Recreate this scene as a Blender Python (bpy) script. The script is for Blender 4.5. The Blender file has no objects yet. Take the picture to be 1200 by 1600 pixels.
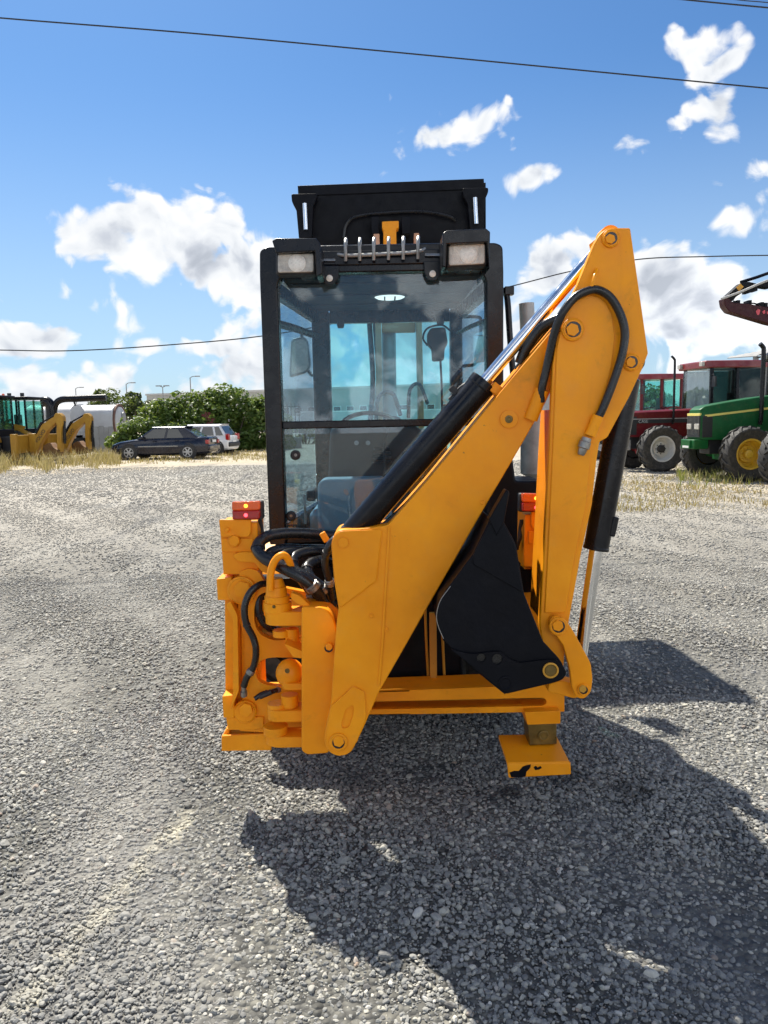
import bpy, bmesh, math, random
import numpy as np
from mathutils import Vector, Matrix, Euler
from mathutils.geometry import tessellate_polygon
R = math.radians
rng = random.Random(7)
nrg = np.random.default_rng(11)
scene = bpy.context.scene
COL = scene.collection

# ------------------------------------------------------------------ camera
FPX, CAM_H = 1202.0, 1.6
PITCH, ROLL = R(6.93), R(1.1)
CAM = Vector((0, 0, CAM_H))
fwd = Vector((0, math.cos(PITCH), -math.sin(PITCH)))
_u0 = Vector((0, math.sin(PITCH), math.cos(PITCH)))
_r0 = Vector((1, 0, 0))
cr = _r0 * math.cos(ROLL) - _u0 * math.sin(ROLL)
cu = _r0 * math.sin(ROLL) + _u0 * math.cos(ROLL)
cam_data = bpy.data.cameras.new('camera')
cam = bpy.data.objects.new('camera', cam_data)
COL.objects.link(cam)
cam.matrix_world = Matrix(((cr.x, cu.x, -fwd.x, CAM.x), (cr.y, cu.y, -fwd.y, CAM.y), (cr.z, cu.z, -fwd.z, CAM.z), (0, 0, 0, 1)))
cam_data.sensor_fit = 'VERTICAL'
cam_data.sensor_height = 36.0
cam_data.lens = 36.0 * FPX / 1600.0
cam_data.clip_start = 0.05
cam_data.clip_end = 4000
scene.camera = cam

# ------------------------------------------------------------------ sun, sky, exposure
SUN_V = Vector((-0.345, 0.66, 1.0)).normalized()          # towards the sun
SUN_EL = math.asin(SUN_V.z)
SUN_AZ = math.atan2(SUN_V.x, SUN_V.y)                    # from +Y towards +X
sun_d = bpy.data.lights.new('sun', 'SUN')
sun_d.energy = 5.0
sun_d.angle = R(0.53)
sun_d.color = (1.0, 0.94, 0.83)
sun = bpy.data.objects.new('sun', sun_d)
COL.objects.link(sun)
sun.rotation_euler = (-SUN_V).to_track_quat('-Z', 'Y').to_euler()
sun.location = (-20, 30, 50)
scene.view_settings.view_transform = 'Standard'
scene.view_settings.look = 'None'
scene.view_settings.gamma = 1
scene.view_settings.use_curve_mapping = False
scene.view_settings.exposure = 0.92

class NT:
    """small helper to write node trees"""
    def __init__(s, tree):
        s.t = tree; s.n = tree.nodes; s.l = tree.links
    def new(s, typ, **kw):
        n = s.n.new(typ)
        for k, v in kw.items():
            setattr(n, k, v)
        return n
    def put(s, sock, v):
        if isinstance(v, bpy.types.NodeSocket): s.l.new(v, sock)
        else: sock.default_value = v
    def math(s, op, a, b=None, c=None, clamp=False):
        n = s.new('ShaderNodeMath', operation=op, use_clamp=clamp)
        s.put(n.inputs[0], a)
        if b is not None: s.put(n.inputs[1], b)
        if c is not None: s.put(n.inputs[2], c)
        return n.outputs[0]
    def vmath(s, op, a, b=None, scale=None):
        n = s.new('ShaderNodeVectorMath', operation=op)
        s.put(n.inputs[0], a)
        if b is not None: s.put(n.inputs[1], b)
        if scale is not None: s.put(n.inputs['Scale'], scale)
        return n.outputs['Value'] if op in ('DOT_PRODUCT', 'LENGTH', 'DISTANCE') else n.outputs['Vector']
    def noise(s, vec, scale, detail=4, rough=0.5, dist=0.0, typ=None):
        n = s.new('ShaderNodeTexNoise')
        if typ: n.noise_type = typ
        if vec is not None: s.l.new(vec, n.inputs['Vector'])
        n.inputs['Scale'].default_value = scale; n.inputs['Detail'].default_value = detail
        n.inputs['Roughness'].default_value = rough; n.inputs['Distortion'].default_value = dist
        return n.outputs['Fac']
    def voro(s, vec, scale, feature='F1', out='Distance', rnd=1.0):
        n = s.new('ShaderNodeTexVoronoi', feature=feature)
        if vec is not None: s.l.new(vec, n.inputs['Vector'])
        n.inputs['Scale'].default_value = scale
        n.inputs['Randomness'].default_value = rnd
        return n.outputs[out]
    def mapr(s, v, a, b, c=0.0, d=1.0, smooth=False):
        n = s.new('ShaderNodeMapRange', clamp=True)
        if smooth: n.interpolation_type = 'SMOOTHSTEP'
        s.put(n.inputs[0], v)
        for i, x in zip((1, 2, 3, 4), (a, b, c, d)): s.put(n.inputs[i], x)
        return n.outputs[0]
    def mix(s, fac, a, b, blend='MIX'):
        n = s.new('ShaderNodeMix', data_type='RGBA', blend_type=blend)
        s.put(n.inputs[0], fac)
        for i, x in ((6, a), (7, b)):
            s.put(n.inputs[i], x if isinstance(x, bpy.types.NodeSocket) else (*x[:3], 1.0))
        return n.outputs[2]
    def ramp(s, fac, stops):
        n = s.new('ShaderNodeValToRGB')
        el = n.color_ramp.elements
        while len(el) > 1: el.remove(el[-1])
        el[0].position = stops[0][0]; el[0].color = (*stops[0][1], 1)
        for p, c in stops[1:]:
            e = el.new(p); e.color = (*c, 1)
        s.put(n.inputs[0], fac)
        return n.outputs[0]
    def bump(s, h, strength=0.3, dist=0.01, normal=None):
        n = s.new('ShaderNodeBump')
        n.inputs['Strength'].default_value = strength; n.inputs['Distance'].default_value = dist
        s.put(n.inputs['Height'], h)
        if normal is not None: s.put(n.inputs['Normal'], normal)
        return n.outputs[0]

def azel(px, py):
    d = (fwd + cr * ((px - 600) / FPX) + cu * ((800 - py) / FPX)).normalized()
    return math.atan2(d.x, d.y), math.asin(d.z)

world = bpy.data.worlds.new('World')
scene.world = world
world.use_nodes = True
w = NT(world.node_tree)
w.n.clear()
sky = w.new('ShaderNodeTexSky', sky_type='NISHITA')
sky.sun_disc = False
sky.sun_elevation = SUN_EL
sky.sun_rotation = SUN_AZ
sky.altitude = 100
sky.air_density = 1.0; sky.dust_density = 0.6; sky.ozone_density = 2.2
SKY_STRENGTH = 0.09
tc = w.new('ShaderNodeTexCoord')
dirv = tc.outputs['Generated']
sep = w.new('ShaderNodeSeparateXYZ'); w.l.new(dirv, sep.inputs[0])
az = w.math('ARCTAN2', sep.outputs[0], sep.outputs[1])
el = w.math('ARCSINE', sep.outputs[2])
ae = w.new('ShaderNodeCombineXYZ'); w.l.new(az, ae.inputs[0]); w.l.new(el, ae.inputs[1])
aev = ae.outputs[0]
# clouds: (px, py) centre, half width, half height (photo pixels), tilt, weight
CL = [(180, 370, 80, 40, 8, 1.0), (275, 370, 105, 60, -5, 1.2), (340, 415, 88, 44, 8, 1.15), (400, 395, 80, 45, 0, 1.0), (225, 405, 62, 34, 20, .95),
      (45, 535, 75, 30, 0, 1.0), (290, 545, 115, 20, 0, 0.85), (400, 575, 95, 34, 0, .8), (60, 580, 160, 26, 0, .65),
      (1082, 66, 44, 28, 25, .62), (1130, 100, 52, 15, -22, .53), (1062, 190, 46, 24, -22, .58), (985, 222, 44, 26, -12, .62), (1138, 190, 34, 46, -35, .54),
      (668, 222, 66, 40, -22, .68), (742, 195, 46, 34, -25, .62), (802, 190, 32, 36, 30, .60), (585, 250, 56, 26, 0, .52), (836, 278, 50, 22, -6, .66),
      (1160, 275, 48, 26, 0, .85), (1165, 350, 46, 34, 0, .9), (1190, 310, 30, 40, 0, .7),
      (105, 300, 30, 18, 20, .42), (860, 420, 70, 38, -25, .9), (1075, 470, 120, 62, 0, 1.15), (900, 520, 130, 60, 0, .95), (1160, 500, 90, 70, 0, 1.0), (560, 590, 260, 70, 0, 0.95), (640, 520, 120, 60, 0, .8)]
blobs = []
for (px, py, hw, hh, tilt, wt) in CL:
    a0, e0 = azel(px, py)
    blobs.append((a0, e0, hw / FPX, hh / FPX, tilt, wt))
cov = None
for (a0, e0, sx, sy, tilt, wt) in blobs:
    d = w.vmath('SUBTRACT', aev, (a0, e0, 0))
    c, s_ = math.cos(R(tilt)), math.sin(R(tilt))
    ca = math.cos(e0)
    u = w.vmath('DOT_PRODUCT', d, (c * ca / sx, -s_ / sx, 0))
    v = w.vmath('DOT_PRODUCT', d, (s_ * ca / sy, c / sy, 0))
    q = w.math('MULTIPLY_ADD', u, u, w.math('MULTIPLY', v, v))
    g = w.math('MULTIPLY', w.math('EXPONENT', w.math('MULTIPLY', q, -0.62)), wt)
    cov = g if cov is None else w.math('MAXIMUM', cov, g)
# unseen clouds outside the view, added as fill light on the shaded paint
fill_clouds = w.math('MULTIPLY', w.mapr(w.noise(dirv, 2.6, 3, .5), .46, .62, 0, 1.0), w.mapr(sep.outputs[1], .50, .74, 1, 0))
cov = w.math('MAXIMUM', cov, fill_clouds)
# horizon band of distant cumulus
band = w.mapr(el, 0.02, 0.23, 0.72, 0.0, smooth=True)
cov = w.math('MAXIMUM', cov, band)
def cloud_noise(vec):
    wp = w.new('ShaderNodeTexNoise'); w.l.new(vec, wp.inputs['Vector']); wp.inputs['Scale'].default_value = 9; wp.inputs['Detail'].default_value = 3
    off = w.vmath('SCALE', w.vmath('SUBTRACT', wp.outputs['Color'], (.5, .5, .5)), scale=.09)
    vv = w.vmath('ADD', vec, off)
    sv = w.vmath('MULTIPLY', vv, (1, 1, 1.25))
    a = w.noise(sv, 9.0, 8, .55)
    def puff(sc):
        n = w.new('ShaderNodeTexVoronoi', feature='SMOOTH_F1'); w.l.new(vv, n.inputs['Vector'])
        n.inputs['Scale'].default_value = sc; n.inputs['Smoothness'].default_value = .35
        return w.math('SUBTRACT', .52, n.outputs['Distance'])
    a = w.math('ADD', a, w.math('MULTIPLY', puff(24), .17))
    a = w.math('ADD', a, w.math('MULTIPLY', puff(58), .12))
    return a
n1 = cloud_noise(dirv)
shift = Vector((SUN_V.x, SUN_V.y, SUN_V.z)) * 0.028
n2 = cloud_noise(w.vmath('ADD', dirv, tuple(shift)))
dens = w.math('ADD', w.math('MULTIPLY', cov, .86), w.math('MULTIPLY', w.math('SUBTRACT', n1, .5), 1.75))
alpha = w.mapr(dens, 0.43, 0.63, 0, 1, smooth=True)
dens2 = w.math('ADD', w.math('MULTIPLY', cov, .86), w.math('MULTIPLY', w.math('SUBTRACT', n2, .5), 2.6))
thick = w.mapr(dens2, .50, 1.22, 0, 1)
lit = w.ramp(thick, [(0, (6.1, 6.15, 6.2)), (.40, (5.2, 5.4, 5.65)), (.72, (3.8, 4.05, 4.5)), (1, (3.0, 3.25, 3.7))])
lowdim = w.mapr(el, 0.0, 0.14, .80, 1.0)
lit = w.mix(1.0, lit, w.mix(lowdim, (.72, .78, .85), (1, 1, 1)), 'MULTIPLY')
antis = w.mapr(w.vmath('DOT_PRODUCT', dirv, tuple(SUN_V)), .55, -.55, 1.0, 2.8)      # clouds opposite the sun, front-lit and boosted further as fill
lit = w.vmath('SCALE', lit, scale=antis)
hazef = w.mapr(el, -0.02, 0.42, .62, 0.0, smooth=True)
skyc = w.mix(1.0, sky.outputs[0], (.345, .545, .725), 'MULTIPLY')
skyh = w.mix(hazef, skyc, (3.9, 4.8, 5.7))
col = w.mix(alpha, skyh, lit)
bg = w.new('ShaderNodeBackground')
bg.inputs['Strength'].default_value = SKY_STRENGTH
w.l.new(col, bg.inputs['Color'])
wo = w.new('ShaderNodeOutputWorld'); w.l.new(bg.outputs[0], wo.inputs[0])

# ------------------------------------------------------------------ geometry helpers
def ray(px, py):
    return fwd + cr * ((px - 600) / FPX) + cu * ((800 - py) / FPX)
def P(px, py, Y):
    d = ray(px, py); return CAM + d * (Y / d.y)
def G(px, py, z=0.0):
    d = ray(px, py); return CAM + d * ((z - CAM_H) / d.z)
def PL(pts, Y): return [P(x, y, Y) for x, y in pts]
def mpp(Y): return Y / FPX          # metres per photo pixel at distance Y

def catmull(pts, n=6):
    pts = [Vector(p) for p in pts]
    if len(pts) < 3: return pts
    q = [pts[0] * 2 - pts[1]] + pts + [pts[-1] * 2 - pts[-2]]
    out = []
    for i in range(1, len(q) - 2):
        p0, p1, p2, p3 = q[i - 1], q[i], q[i + 1], q[i + 2]
        for k in range(n):
            t = k / n
            out.append(0.5 * ((2 * p1) + (p2 - p0) * t + (2 * p0 - 5 * p1 + 4 * p2 - p3) * t * t + (3 * p1 - p0 - 3 * p2 + p3) * t ** 3))
    out.append(pts[-1])
    return out

def rounded(pts, r=6, n=4):
    """round the corners of a 2-D polygon; r may be a list"""
    out = []; N = len(pts)
    for i in range(N):
        p = Vector(pts[i]).to_2d(); a = Vector(pts[i - 1]).to_2d(); b = Vector(pts[(i + 1) % N]).to_2d()
        ri = r[i] if isinstance(r, (list, tuple)) else r
        da, db = (a - p), (b - p)
        la, lb = da.length, db.length
        ri = min(ri, la * .48, lb * .48)
        if ri < 0.01 or la < 1e-6 or lb < 1e-6: out.append(tuple(p)); continue
        s, e = p + da / la * ri, p + db / lb * ri
        for k in range(n + 1):
            t = k / n
            q = s * (1 - t) ** 2 + p * 2 * t * (1 - t) + e * t * t
            out.append((q.x, q.y))
    return out

class MB:
    def __init__(s): s.v = []; s.f = []
    def add(s, vs, fs):
        o = len(s.v); s.v.extend([tuple(v) for v in vs]); s.f.extend([tuple(i + o for i in f) for f in fs]); return s
    def prism(s, pts, ext, holes=()):
        pts = [Vector(p) for p in pts]; ext = Vector(ext)
        loops = [pts] + [[Vector(q) for q in h] for h in holes]
        allv = [q for l in loops for q in l]; n = len(allv)
        fs = []
        if holes:
            tris = tessellate_polygon(loops)
        else:
            tris = [tuple(range(n))]
        nrm = Vector((0, 0, 0))
        for i in range(len(pts)):
            a, b = pts[i], pts[(i + 1) % len(pts)]
            nrm += a.cross(b)
        flip = nrm.dot(ext) > 0
        for t in tris:
            t = list(t)
            a, b, c = allv[t[0]], allv[t[1]], allv[t[2]]
            if holes:
                nn = (b - a).cross(c - a)
                if (nn.dot(ext) > 0): t = t[::-1]
            elif flip: t = t[::-1]
            fs.append(tuple(t)); fs.append(tuple(i + n for i in t[::-1]))
        o = 0
        for li, l in enumerate(loops):
            m = len(l); an = Vector((0, 0, 0))
            for i in range(m): an += l[i].cross(l[(i + 1) % m])
            ccw = an.dot(ext) > 0
            if li > 0: ccw = not ccw
            for i in range(m):
                a, b = o + i, o + (i + 1) % m
                fs.append((a, b, b + n, a + n) if ccw else (b, a, a + n, b + n))
            o += m
        return s.add(allv + [q + ext for q in allv], fs)
    def pp(s, pxs, Y0, Y1, holes=()):
        """prism from photo outline at distance Y0, going straight back to Y1"""
        return s.prism(PL(pxs, Y0), (0, Y1 - Y0, 0), [PL(h, Y0) for h in holes])
    def box(s, c, size, rot=None):
        c = Vector(c); hx, hy, hz = [q / 2 for q in size]
        vs = [Vector((x * hx, y * hy, z * hz)) for x in (-1, 1) for y in (-1, 1) for z in (-1, 1)]
        if rot is not None:
            M = Euler(rot).to_matrix(); vs = [M @ q for q in vs]
        return s.add([q + c for q in vs], [(0, 1, 3, 2), (4, 6, 7, 5), (0, 4, 5, 1), (2, 3, 7, 6), (0, 2, 6, 4), (1, 5, 7, 3)])
    def bx(s, x0, x1, y0, y1, z0, z1):
        return s.box(((x0 + x1) / 2, (y0 + y1) / 2, (z0 + z1) / 2), (abs(x1 - x0), abs(y1 - y0), abs(z1 - z0)))
    def frame(s, d):
        d = Vector(d).normalized()
        a = Vector((0, 0, 1)) if abs(d.z) < .9 else Vector((1, 0, 0))
        u = d.cross(a).normalized(); return u, d.cross(u)
    def lathe(s, prof, p, axis, n=20, cap=True):
        """prof: (radius, height) along the axis"""
        p = Vector(p); ax = Vector(axis).normalized(); u, v = s.frame(ax)
        vs = []; fs = []
        for r, h in prof:
            for k in range(n):
                a = 2 * math.pi * k / n
                vs.append(p + ax * h + (u * math.cos(a) + v * math.sin(a)) * r)
        for i in range(len(prof) - 1):
            for k in range(n):
                k2 = (k + 1) % n
                fs.append((i * n + k, i * n + k2, (i + 1) * n + k2, (i + 1) * n + k))
        if cap:
            fs.append(tuple(range(n))[::-1]); fs.append(tuple((len(prof) - 1) * n + k for k in range(n)))
        return s.add(vs, fs)
    def cyl(s, a, b, r, r2=None, n=20):
        a, b = Vector(a), Vector(b)
        return s.lathe([(r, 0), (r if r2 is None else r2, (b - a).length)], a, b - a, n)
    def tube(s, pts, r, n=10, smooth=5):
        pts = catmull(pts, smooth) if smooth else [Vector(p) for p in pts]
        vs = []; fs = []
        u = None
        for i, p in enumerate(pts):
            t = (pts[min(i + 1, len(pts) - 1)] - pts[max(i - 1, 0)]).normalized()
            if u is None: u, _ = s.frame(t)
            u = (u - t * u.dot(t)).normalized(); v = t.cross(u)
            ri = r(i / (len(pts) - 1)) if callable(r) else r
            for k in range(n):
                a = 2 * math.pi * k / n
                vs.append(p + (u * math.cos(a) + v * math.sin(a)) * ri)
        for i in range(len(pts) - 1):
            for k in range(n):
                k2 = (k + 1) % n
                fs.append((i * n + k, i * n + k2, (i + 1) * n + k2, (i + 1) * n + k))
        fs.append(tuple(range(n))[::-1]); fs.append(tuple((len(pts) - 1) * n + k for k in range(n)))
        return s.add(vs, fs)
    def ball(s, c, r, n=16, sq=(1, 1, 1)):
        m = n // 2
        prof = [(max(1e-4, math.sin(math.pi * i / m)) * r, -math.cos(math.pi * i / m) * r) for i in range(m + 1)]
        t = MB().lathe(prof, (0, 0, 0), (0, 0, 1), n, cap=False)
        return s.add([Vector((v[0] * sq[0], v[1] * sq[1], v[2] * sq[2])) + Vector(c) for v in t.v], t.f)
    def loft(s, rings, cap=True):
        n = len(rings[0]); vs = [q for r in rings for q in r]; fs = []
        for i in range(len(rings) - 1):
            for k in range(n):
                k2 = (k + 1) % n
                fs.append((i * n + k, i * n + k2, (i + 1) * n + k2, (i + 1) * n + k))
        if cap:
            fs.append(tuple(range(n))[::-1]); fs.append(tuple((len(rings) - 1) * n + k for k in range(n)))
        return s.add(vs, fs)

def obj(name, mb, mat, parent=None, bevel=0.0, seg=2, sharp=35):
    me = bpy.data.meshes.new(name)
    me.from_pydata(mb.v, [], mb.f)
    bm = bmesh.new(); bm.from_mesh(me)
    bmesh.ops.recalc_face_normals(bm, faces=bm.faces)
    bm.to_mesh(me); bm.free()
    me.materials.append(mat)
    me.shade_smooth()
    me.set_sharp_from_angle(angle=R(sharp))
    o = bpy.data.objects.new(name, me)
    COL.objects.link(o)
    if parent is not None:
        o.parent = parent
        if parent.type == 'EMPTY' and parent.get('abs'):
            o.location = -Vector(parent['abs'])
    if bevel:
        m = o.modifiers.new('bevel', 'BEVEL')
        m.width = bevel; m.segments = seg; m.limit_method = 'ANGLE'; m.angle_limit = R(40)
        m.harden_normals = False
    return o
def root(name, label, cat, loc=(0, 0, 0), rz=0, group=None, absolute=False):
    o = bpy.data.objects.new(name, None); COL.objects.link(o)
    o.empty_display_size = .2
    o.location = loc; o.rotation_euler = (0, 0, rz)
    o['label'] = label; o['category'] = cat
    if group: o['group'] = group
    if absolute: o['abs'] = tuple(loc)
    return o
def tag(o, label, cat, group=None):
    o['label'] = label; o['category'] = cat
    if group: o['group'] = group
    return o
def kind(o, k): o['kind'] = k; return o
def copy_tree(o, parent=None):
    c = o.copy(); COL.objects.link(c)
    if parent is not None: c.parent = parent
    for ch in list(o.children): copy_tree(ch, c)
    return c
def hexring(c, r, Y, rot=0, n=6):
    return [(c[0] + r * math.cos(2 * math.pi * k / n + rot), c[1] + r * math.sin(2 * math.pi * k / n + rot)) for k in range(n)]

# ------------------------------------------------------------------ materials
def mat(name, col, rough=.5, metal=0.0, var=0.0, vscale=6.0, bump=0.0, bscale=60.0, coat=0.0, spec=.5, dust=0.0, dustc=(.42, .38, .32)):
    m = bpy.data.materials.new(name); m.use_nodes = True
    t = NT(m.node_tree); b = t.n['Principled BSDF']
    b.inputs['Roughness'].default_value = rough; b.inputs['Metallic'].default_value = metal
    b.inputs['Coat Weight'].default_value = coat; b.inputs['Specular IOR Level'].default_value = spec
    b.inputs['Base Color'].default_value = (*col, 1)
    tcx = t.new('ShaderNodeTexCoord'); ov = tcx.outputs['Object']
    c = None
    if var:
        f = t.noise(ov, vscale, 6, .6)
        dark = tuple(q * (1 - var) for q in col); light = tuple(min(1, q * (1 + var * .6)) for q in col)
        c = t.mix(t.mapr(f, .3, .7), dark, light)
        t.l.new(t.mapr(t.noise(ov, vscale * 2.3, 5, .6), .3, .7, max(.03, rough - .1), min(1, rough + .12)), b.inputs['Roughness'])
    if dust:
        f2 = t.mapr(t.noise(ov, vscale * 1.7, 8, .7), .48, .75, 0, dust)
        c = t.mix(f2, c if c is not None else col, dustc)
    if c is not None: t.l.new(c, b.inputs['Base Color'])
    if bump:
        t.l.new(t.bump(t.noise(ov, bscale, 5, .6), bump, .004), b.inputs['Normal'])
    return m
def paint(name, col, chip=(.05, .045, .04)):
    m = bpy.data.materials.new(name); m.use_nodes = True
    t = NT(m.node_tree); b = t.n['Principled BSDF']
    ov = t.new('ShaderNodeTexCoord').outputs['Object']
    big = t.noise(ov, 3.5, 6, .6)
    c = t.mix(t.mapr(big, .3, .7), (col[0] * .86, col[1] * .78, col[2]), (min(1, col[0] * 1.02), col[1] * 1.08, col[2] * 1.5))
    streak = t.noise(t.vmath('MULTIPLY', ov, (9, 9, 1.2)), 3.0, 6, .65)
    c = t.mix(t.mapr(streak, .58, .78, 0, .12), c, (col[0] * .55, col[1] * .5, col[2] * .6 + .01))
    sc = t.noise(ov, 34, 8, .72)
    c = t.mix(t.mapr(sc, .682, .705, 0, .8), c, chip)
    grime = t.math('MULTIPLY', t.mapr(t.noise(ov, 2.1, 9, .72, 1.2), .54, .72), t.mapr(t.noise(ov, 26, 6, .7), .42, .66))
    c = t.mix(t.math('MULTIPLY', grime, .5), c, (.20, .10, .02))
    scv = t.vmath('MULTIPLY', ov, (5, 5, 130))
    scr = t.math('MULTIPLY', t.mapr(t.noise(scv, 1.0, 4, .6), .70, .73), t.mapr(t.noise(ov, 4, 3, .5), .52, .6))
    c = t.mix(t.math('MULTIPLY', scr, .35), c, (.62, .38, .12))
    dustf = t.mapr(t.noise(ov, 11, 9, .75), .52, .8, 0, .10)
    c = t.mix(dustf, c, (.46, .34, .17))
    t.l.new(c, b.inputs['Base Color'])
    t.l.new(t.mapr(t.noise(ov, 14, 6, .6), .3, .7, .30, .50), b.inputs['Roughness'])
    b.inputs['Specular IOR Level'].default_value = .22
    hgt = t.math('ADD', t.math('MULTIPLY', t.noise(ov, 120, 3, .5), .35), t.math('MULTIPLY', t.noise(ov, 5, 3, .5), 1.0))
    t.l.new(t.bump(hgt, .18, .006), b.inputs['Normal'])
    return m
def glass(name, tint, rough=0.0, dirt=.06, refl=.55):
    m = bpy.data.materials.new(name); m.use_nodes = True
    t = NT(m.node_tree); t.n.clear()
    tr = t.new('ShaderNodeBsdfTransparent'); tr.inputs[0].default_value = (*tint, 1)
    gl = t.new('ShaderNodeBsdfGlossy'); gl.inputs['Roughness'].default_value = rough
    fr = t.new('ShaderNodeFresnel'); fr.inputs[0].default_value = 1.52
    mx = t.new('ShaderNodeMixShader')
    t.l.new(t.math('MULTIPLY', fr.outputs[0], refl, clamp=True), mx.inputs[0]); t.l.new(tr.outputs[0], mx.inputs[1]); t.l.new(gl.outputs[0], mx.inputs[2])
    df = t.new('ShaderNodeBsdfDiffuse'); df.inputs[0].default_value = (.55, .55, .52, 1)
    ov = t.new('ShaderNodeTexCoord').outputs['Object']
    m2 = t.new('ShaderNodeMixShader')
    t.l.new(t.mapr(t.noise(ov, 5, 8, .7), .4, .8, dirt * .3, dirt * 1.7), m2.inputs[0])
    t.l.new(mx.outputs[0], m2.inputs[1]); t.l.new(df.outputs[0], m2.inputs[2])
    o = t.new('ShaderNodeOutputMaterial'); t.l.new(m2.outputs[0], o.inputs[0])
    return m
M = {}
M['yellow'] = paint('machine_yellow_paint', (.95, .335, .005))
M['yellow_dull'] = paint('dull_yellow_paint', (.60, .30, .03))
M['grease_crease'] = mat('greasy_worn_steel', (.17, .105, .02), .35, .3, .5, 20, .3, 80)
M['black'] = mat('black_paint', (.0035, .0042, .0075), .27, 0, .3, 5, .15, 60, .04, spec=.28, dust=.025)
M['blackmatt'] = mat('matt_black_steel', (.0035, .004, .007), .46, 0, .35, 6, .25, 50, spec=.13, dust=.10, dustc=(.035, .034, .033))
M['rubberhose'] = mat('rubber_hose', (.010, .010, .011), .28, 0, .3, 9, .2, 160)
M['chrome'] = mat('chrome_rod', (.80, .81, .83), .10, 1.0, .05, 9)
M['steel'] = mat('worn_steel', (.30, .29, .27), .42, .85, .35, 25, .2, 90)
M['greypipe'] = mat('grey_pipe', (.42, .41, .39), .5, .3, .3, 12, .2, 50)
M['tyre'] = mat('tyre_rubber', (.030, .029, .028), .75, 0, .35, 8, .4, 70, dust=.45, dustc=(.15, .135, .115))
M['glass'] = glass('clear_glass', (.86, .93, .95), dirt=.02)
M['glassgreen'] = glass('green_tinted_glass', (.69, .93, .90), dirt=.03)
M['glassrear'] = glass('rear_pane_glass', (.76, .91, 1.0), dirt=.04, refl=1.0)
M['glassdark'] = glass('dark_tinted_glass', (.34, .44, .43), dirt=.02)
M['darkglass'] = mat('dark_car_glass', (.012, .016, .018), .05, 0, 0, spec=.8)
M['plastic'] = mat('black_plastic', (.018, .018, .02), .55, 0, .2, 20, .3, 200)
M['liner'] = mat('headliner', (.035, .040, .050), .85, 0, .25, 6)
M['seat'] = mat('grey_blue_vinyl', (.30, .40, .44), .5, 0, .15, 7, .2, 120)
M['lampglass'] = mat('ribbed_lamp_glass', (.50, .47, .41), .22, .0, .35, 26, 1.0, 150, .5)
M['bright_disc'] = mat('lamp_reflector', (.72, .70, .64), .30, .1, .2, 30, .6, 160)
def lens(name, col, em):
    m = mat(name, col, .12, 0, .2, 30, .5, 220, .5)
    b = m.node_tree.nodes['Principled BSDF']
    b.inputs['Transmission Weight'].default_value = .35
    b.inputs['Emission Color'].default_value = (*col, 1); b.inputs['Emission Strength'].default_value = em  # faint emission stands for sunlight glowing through the lens
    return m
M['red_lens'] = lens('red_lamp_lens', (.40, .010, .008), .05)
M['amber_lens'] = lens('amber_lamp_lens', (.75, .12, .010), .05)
M['white'] = mat('white_paint', (.74, .74, .73), .4, 0, .1, 2, dust=.2)
M['whitetank'] = mat('tank_white', (.52, .52, .52), .5, 0, .12, 1.2, dust=.25)

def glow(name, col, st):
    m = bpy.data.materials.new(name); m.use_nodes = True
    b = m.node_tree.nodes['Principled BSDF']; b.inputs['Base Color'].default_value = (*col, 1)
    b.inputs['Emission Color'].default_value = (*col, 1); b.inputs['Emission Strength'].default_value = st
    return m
M['glow_red'] = glow('red_sun_glint', (1.0, .06, .08), 2.2)  # self-glowing colours for the sun glints in the rear lamps
M['glow_amber'] = glow('amber_sun_glint', (1.0, .42, .03), 2.2)

M['railgrey'] = mat('sunlit_roof_grey', (.30, .30, .29), .38, .4, .25, 30)  # pale grey puts sunlight on roof strips, gutter and hooks into the colour
M['mirror'] = mat('mirror_glass', (.80, .80, .80), .03, 1.0)
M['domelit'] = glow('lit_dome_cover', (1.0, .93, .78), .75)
M['tan_paint'] = paint('glass_hazed_arm_paint', (.66, .36, .16))  # yellow arms turned tan for the shade and haze behind the glass
# ------------------------------------------------------------------ the backhoe loader in the middle
RB = Vector((0.02, 3.6, 0))
T = root('backhoe_loader', 'compact yellow backhoe loader seen from behind with black cab and folded digging arm', 'backhoe loader', RB, absolute=True)
Y_, K_ = M['yellow'], M['black']

# ---- digging boom (seen broadside)
Yb0, Yb1 = 2.63, 2.79
boom_out = rounded([(517, 846), (527, 828), (560, 827), (606, 821), (667, 752), (733, 672), (800, 591), (838, 546), (876, 500), (897, 492), (915, 505), (912, 526), (880, 570),
                    (851, 632), (812, 700), (759, 790), (710, 876), (660, 963), (592, 1082), (566, 1142), (548, 1178), (528, 1183), (511, 1174), (506, 1152), (517, 1100), (523, 1016), (526, 974), (529, 951), (522, 906)],
                   [10, 10, 14, 6, 4, 0, 0, 0, 14, 10, 12, 10, 6, 6, 0, 0, 0, 0, 6, 10, 14, 14, 14, 12, 6, 0, 0, 4, 4])
mb = MB().pp(boom_out, Yb0, Yb1)
boom = obj('boom', mb, Y_, T, .004)
top_plate = rounded([(519, 846), (528, 830), (560, 829), (596, 827), (588, 907), (532, 949), (523, 905)], [9, 9, 8, 3, 4, 4, 3])
obj('cover_plate', MB().pp(top_plate, Yb0 - .006, Yb0 - .0005), Y_, boom, .002)
obj('weld_strip', MB().pp([(606, 824), (610, 821), (600, 1000), (594, 1070), (590, 1072), (596, 995)], Yb0 - .005, Yb0 - .0007), Y_, boom, .002)
hexp = rounded([(509, 1152), (517, 1104), (552, 1073), (569, 1081), (572, 1122), (556, 1160), (543, 1179), (528, 1182), (513, 1173)], [8, 3, 5, 4, 4, 4, 10, 10, 10])
slot = rounded([(533, 1133), (540, 1108), (552, 1101), (553, 1112), (546, 1136), (535, 1139)], 4)
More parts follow.
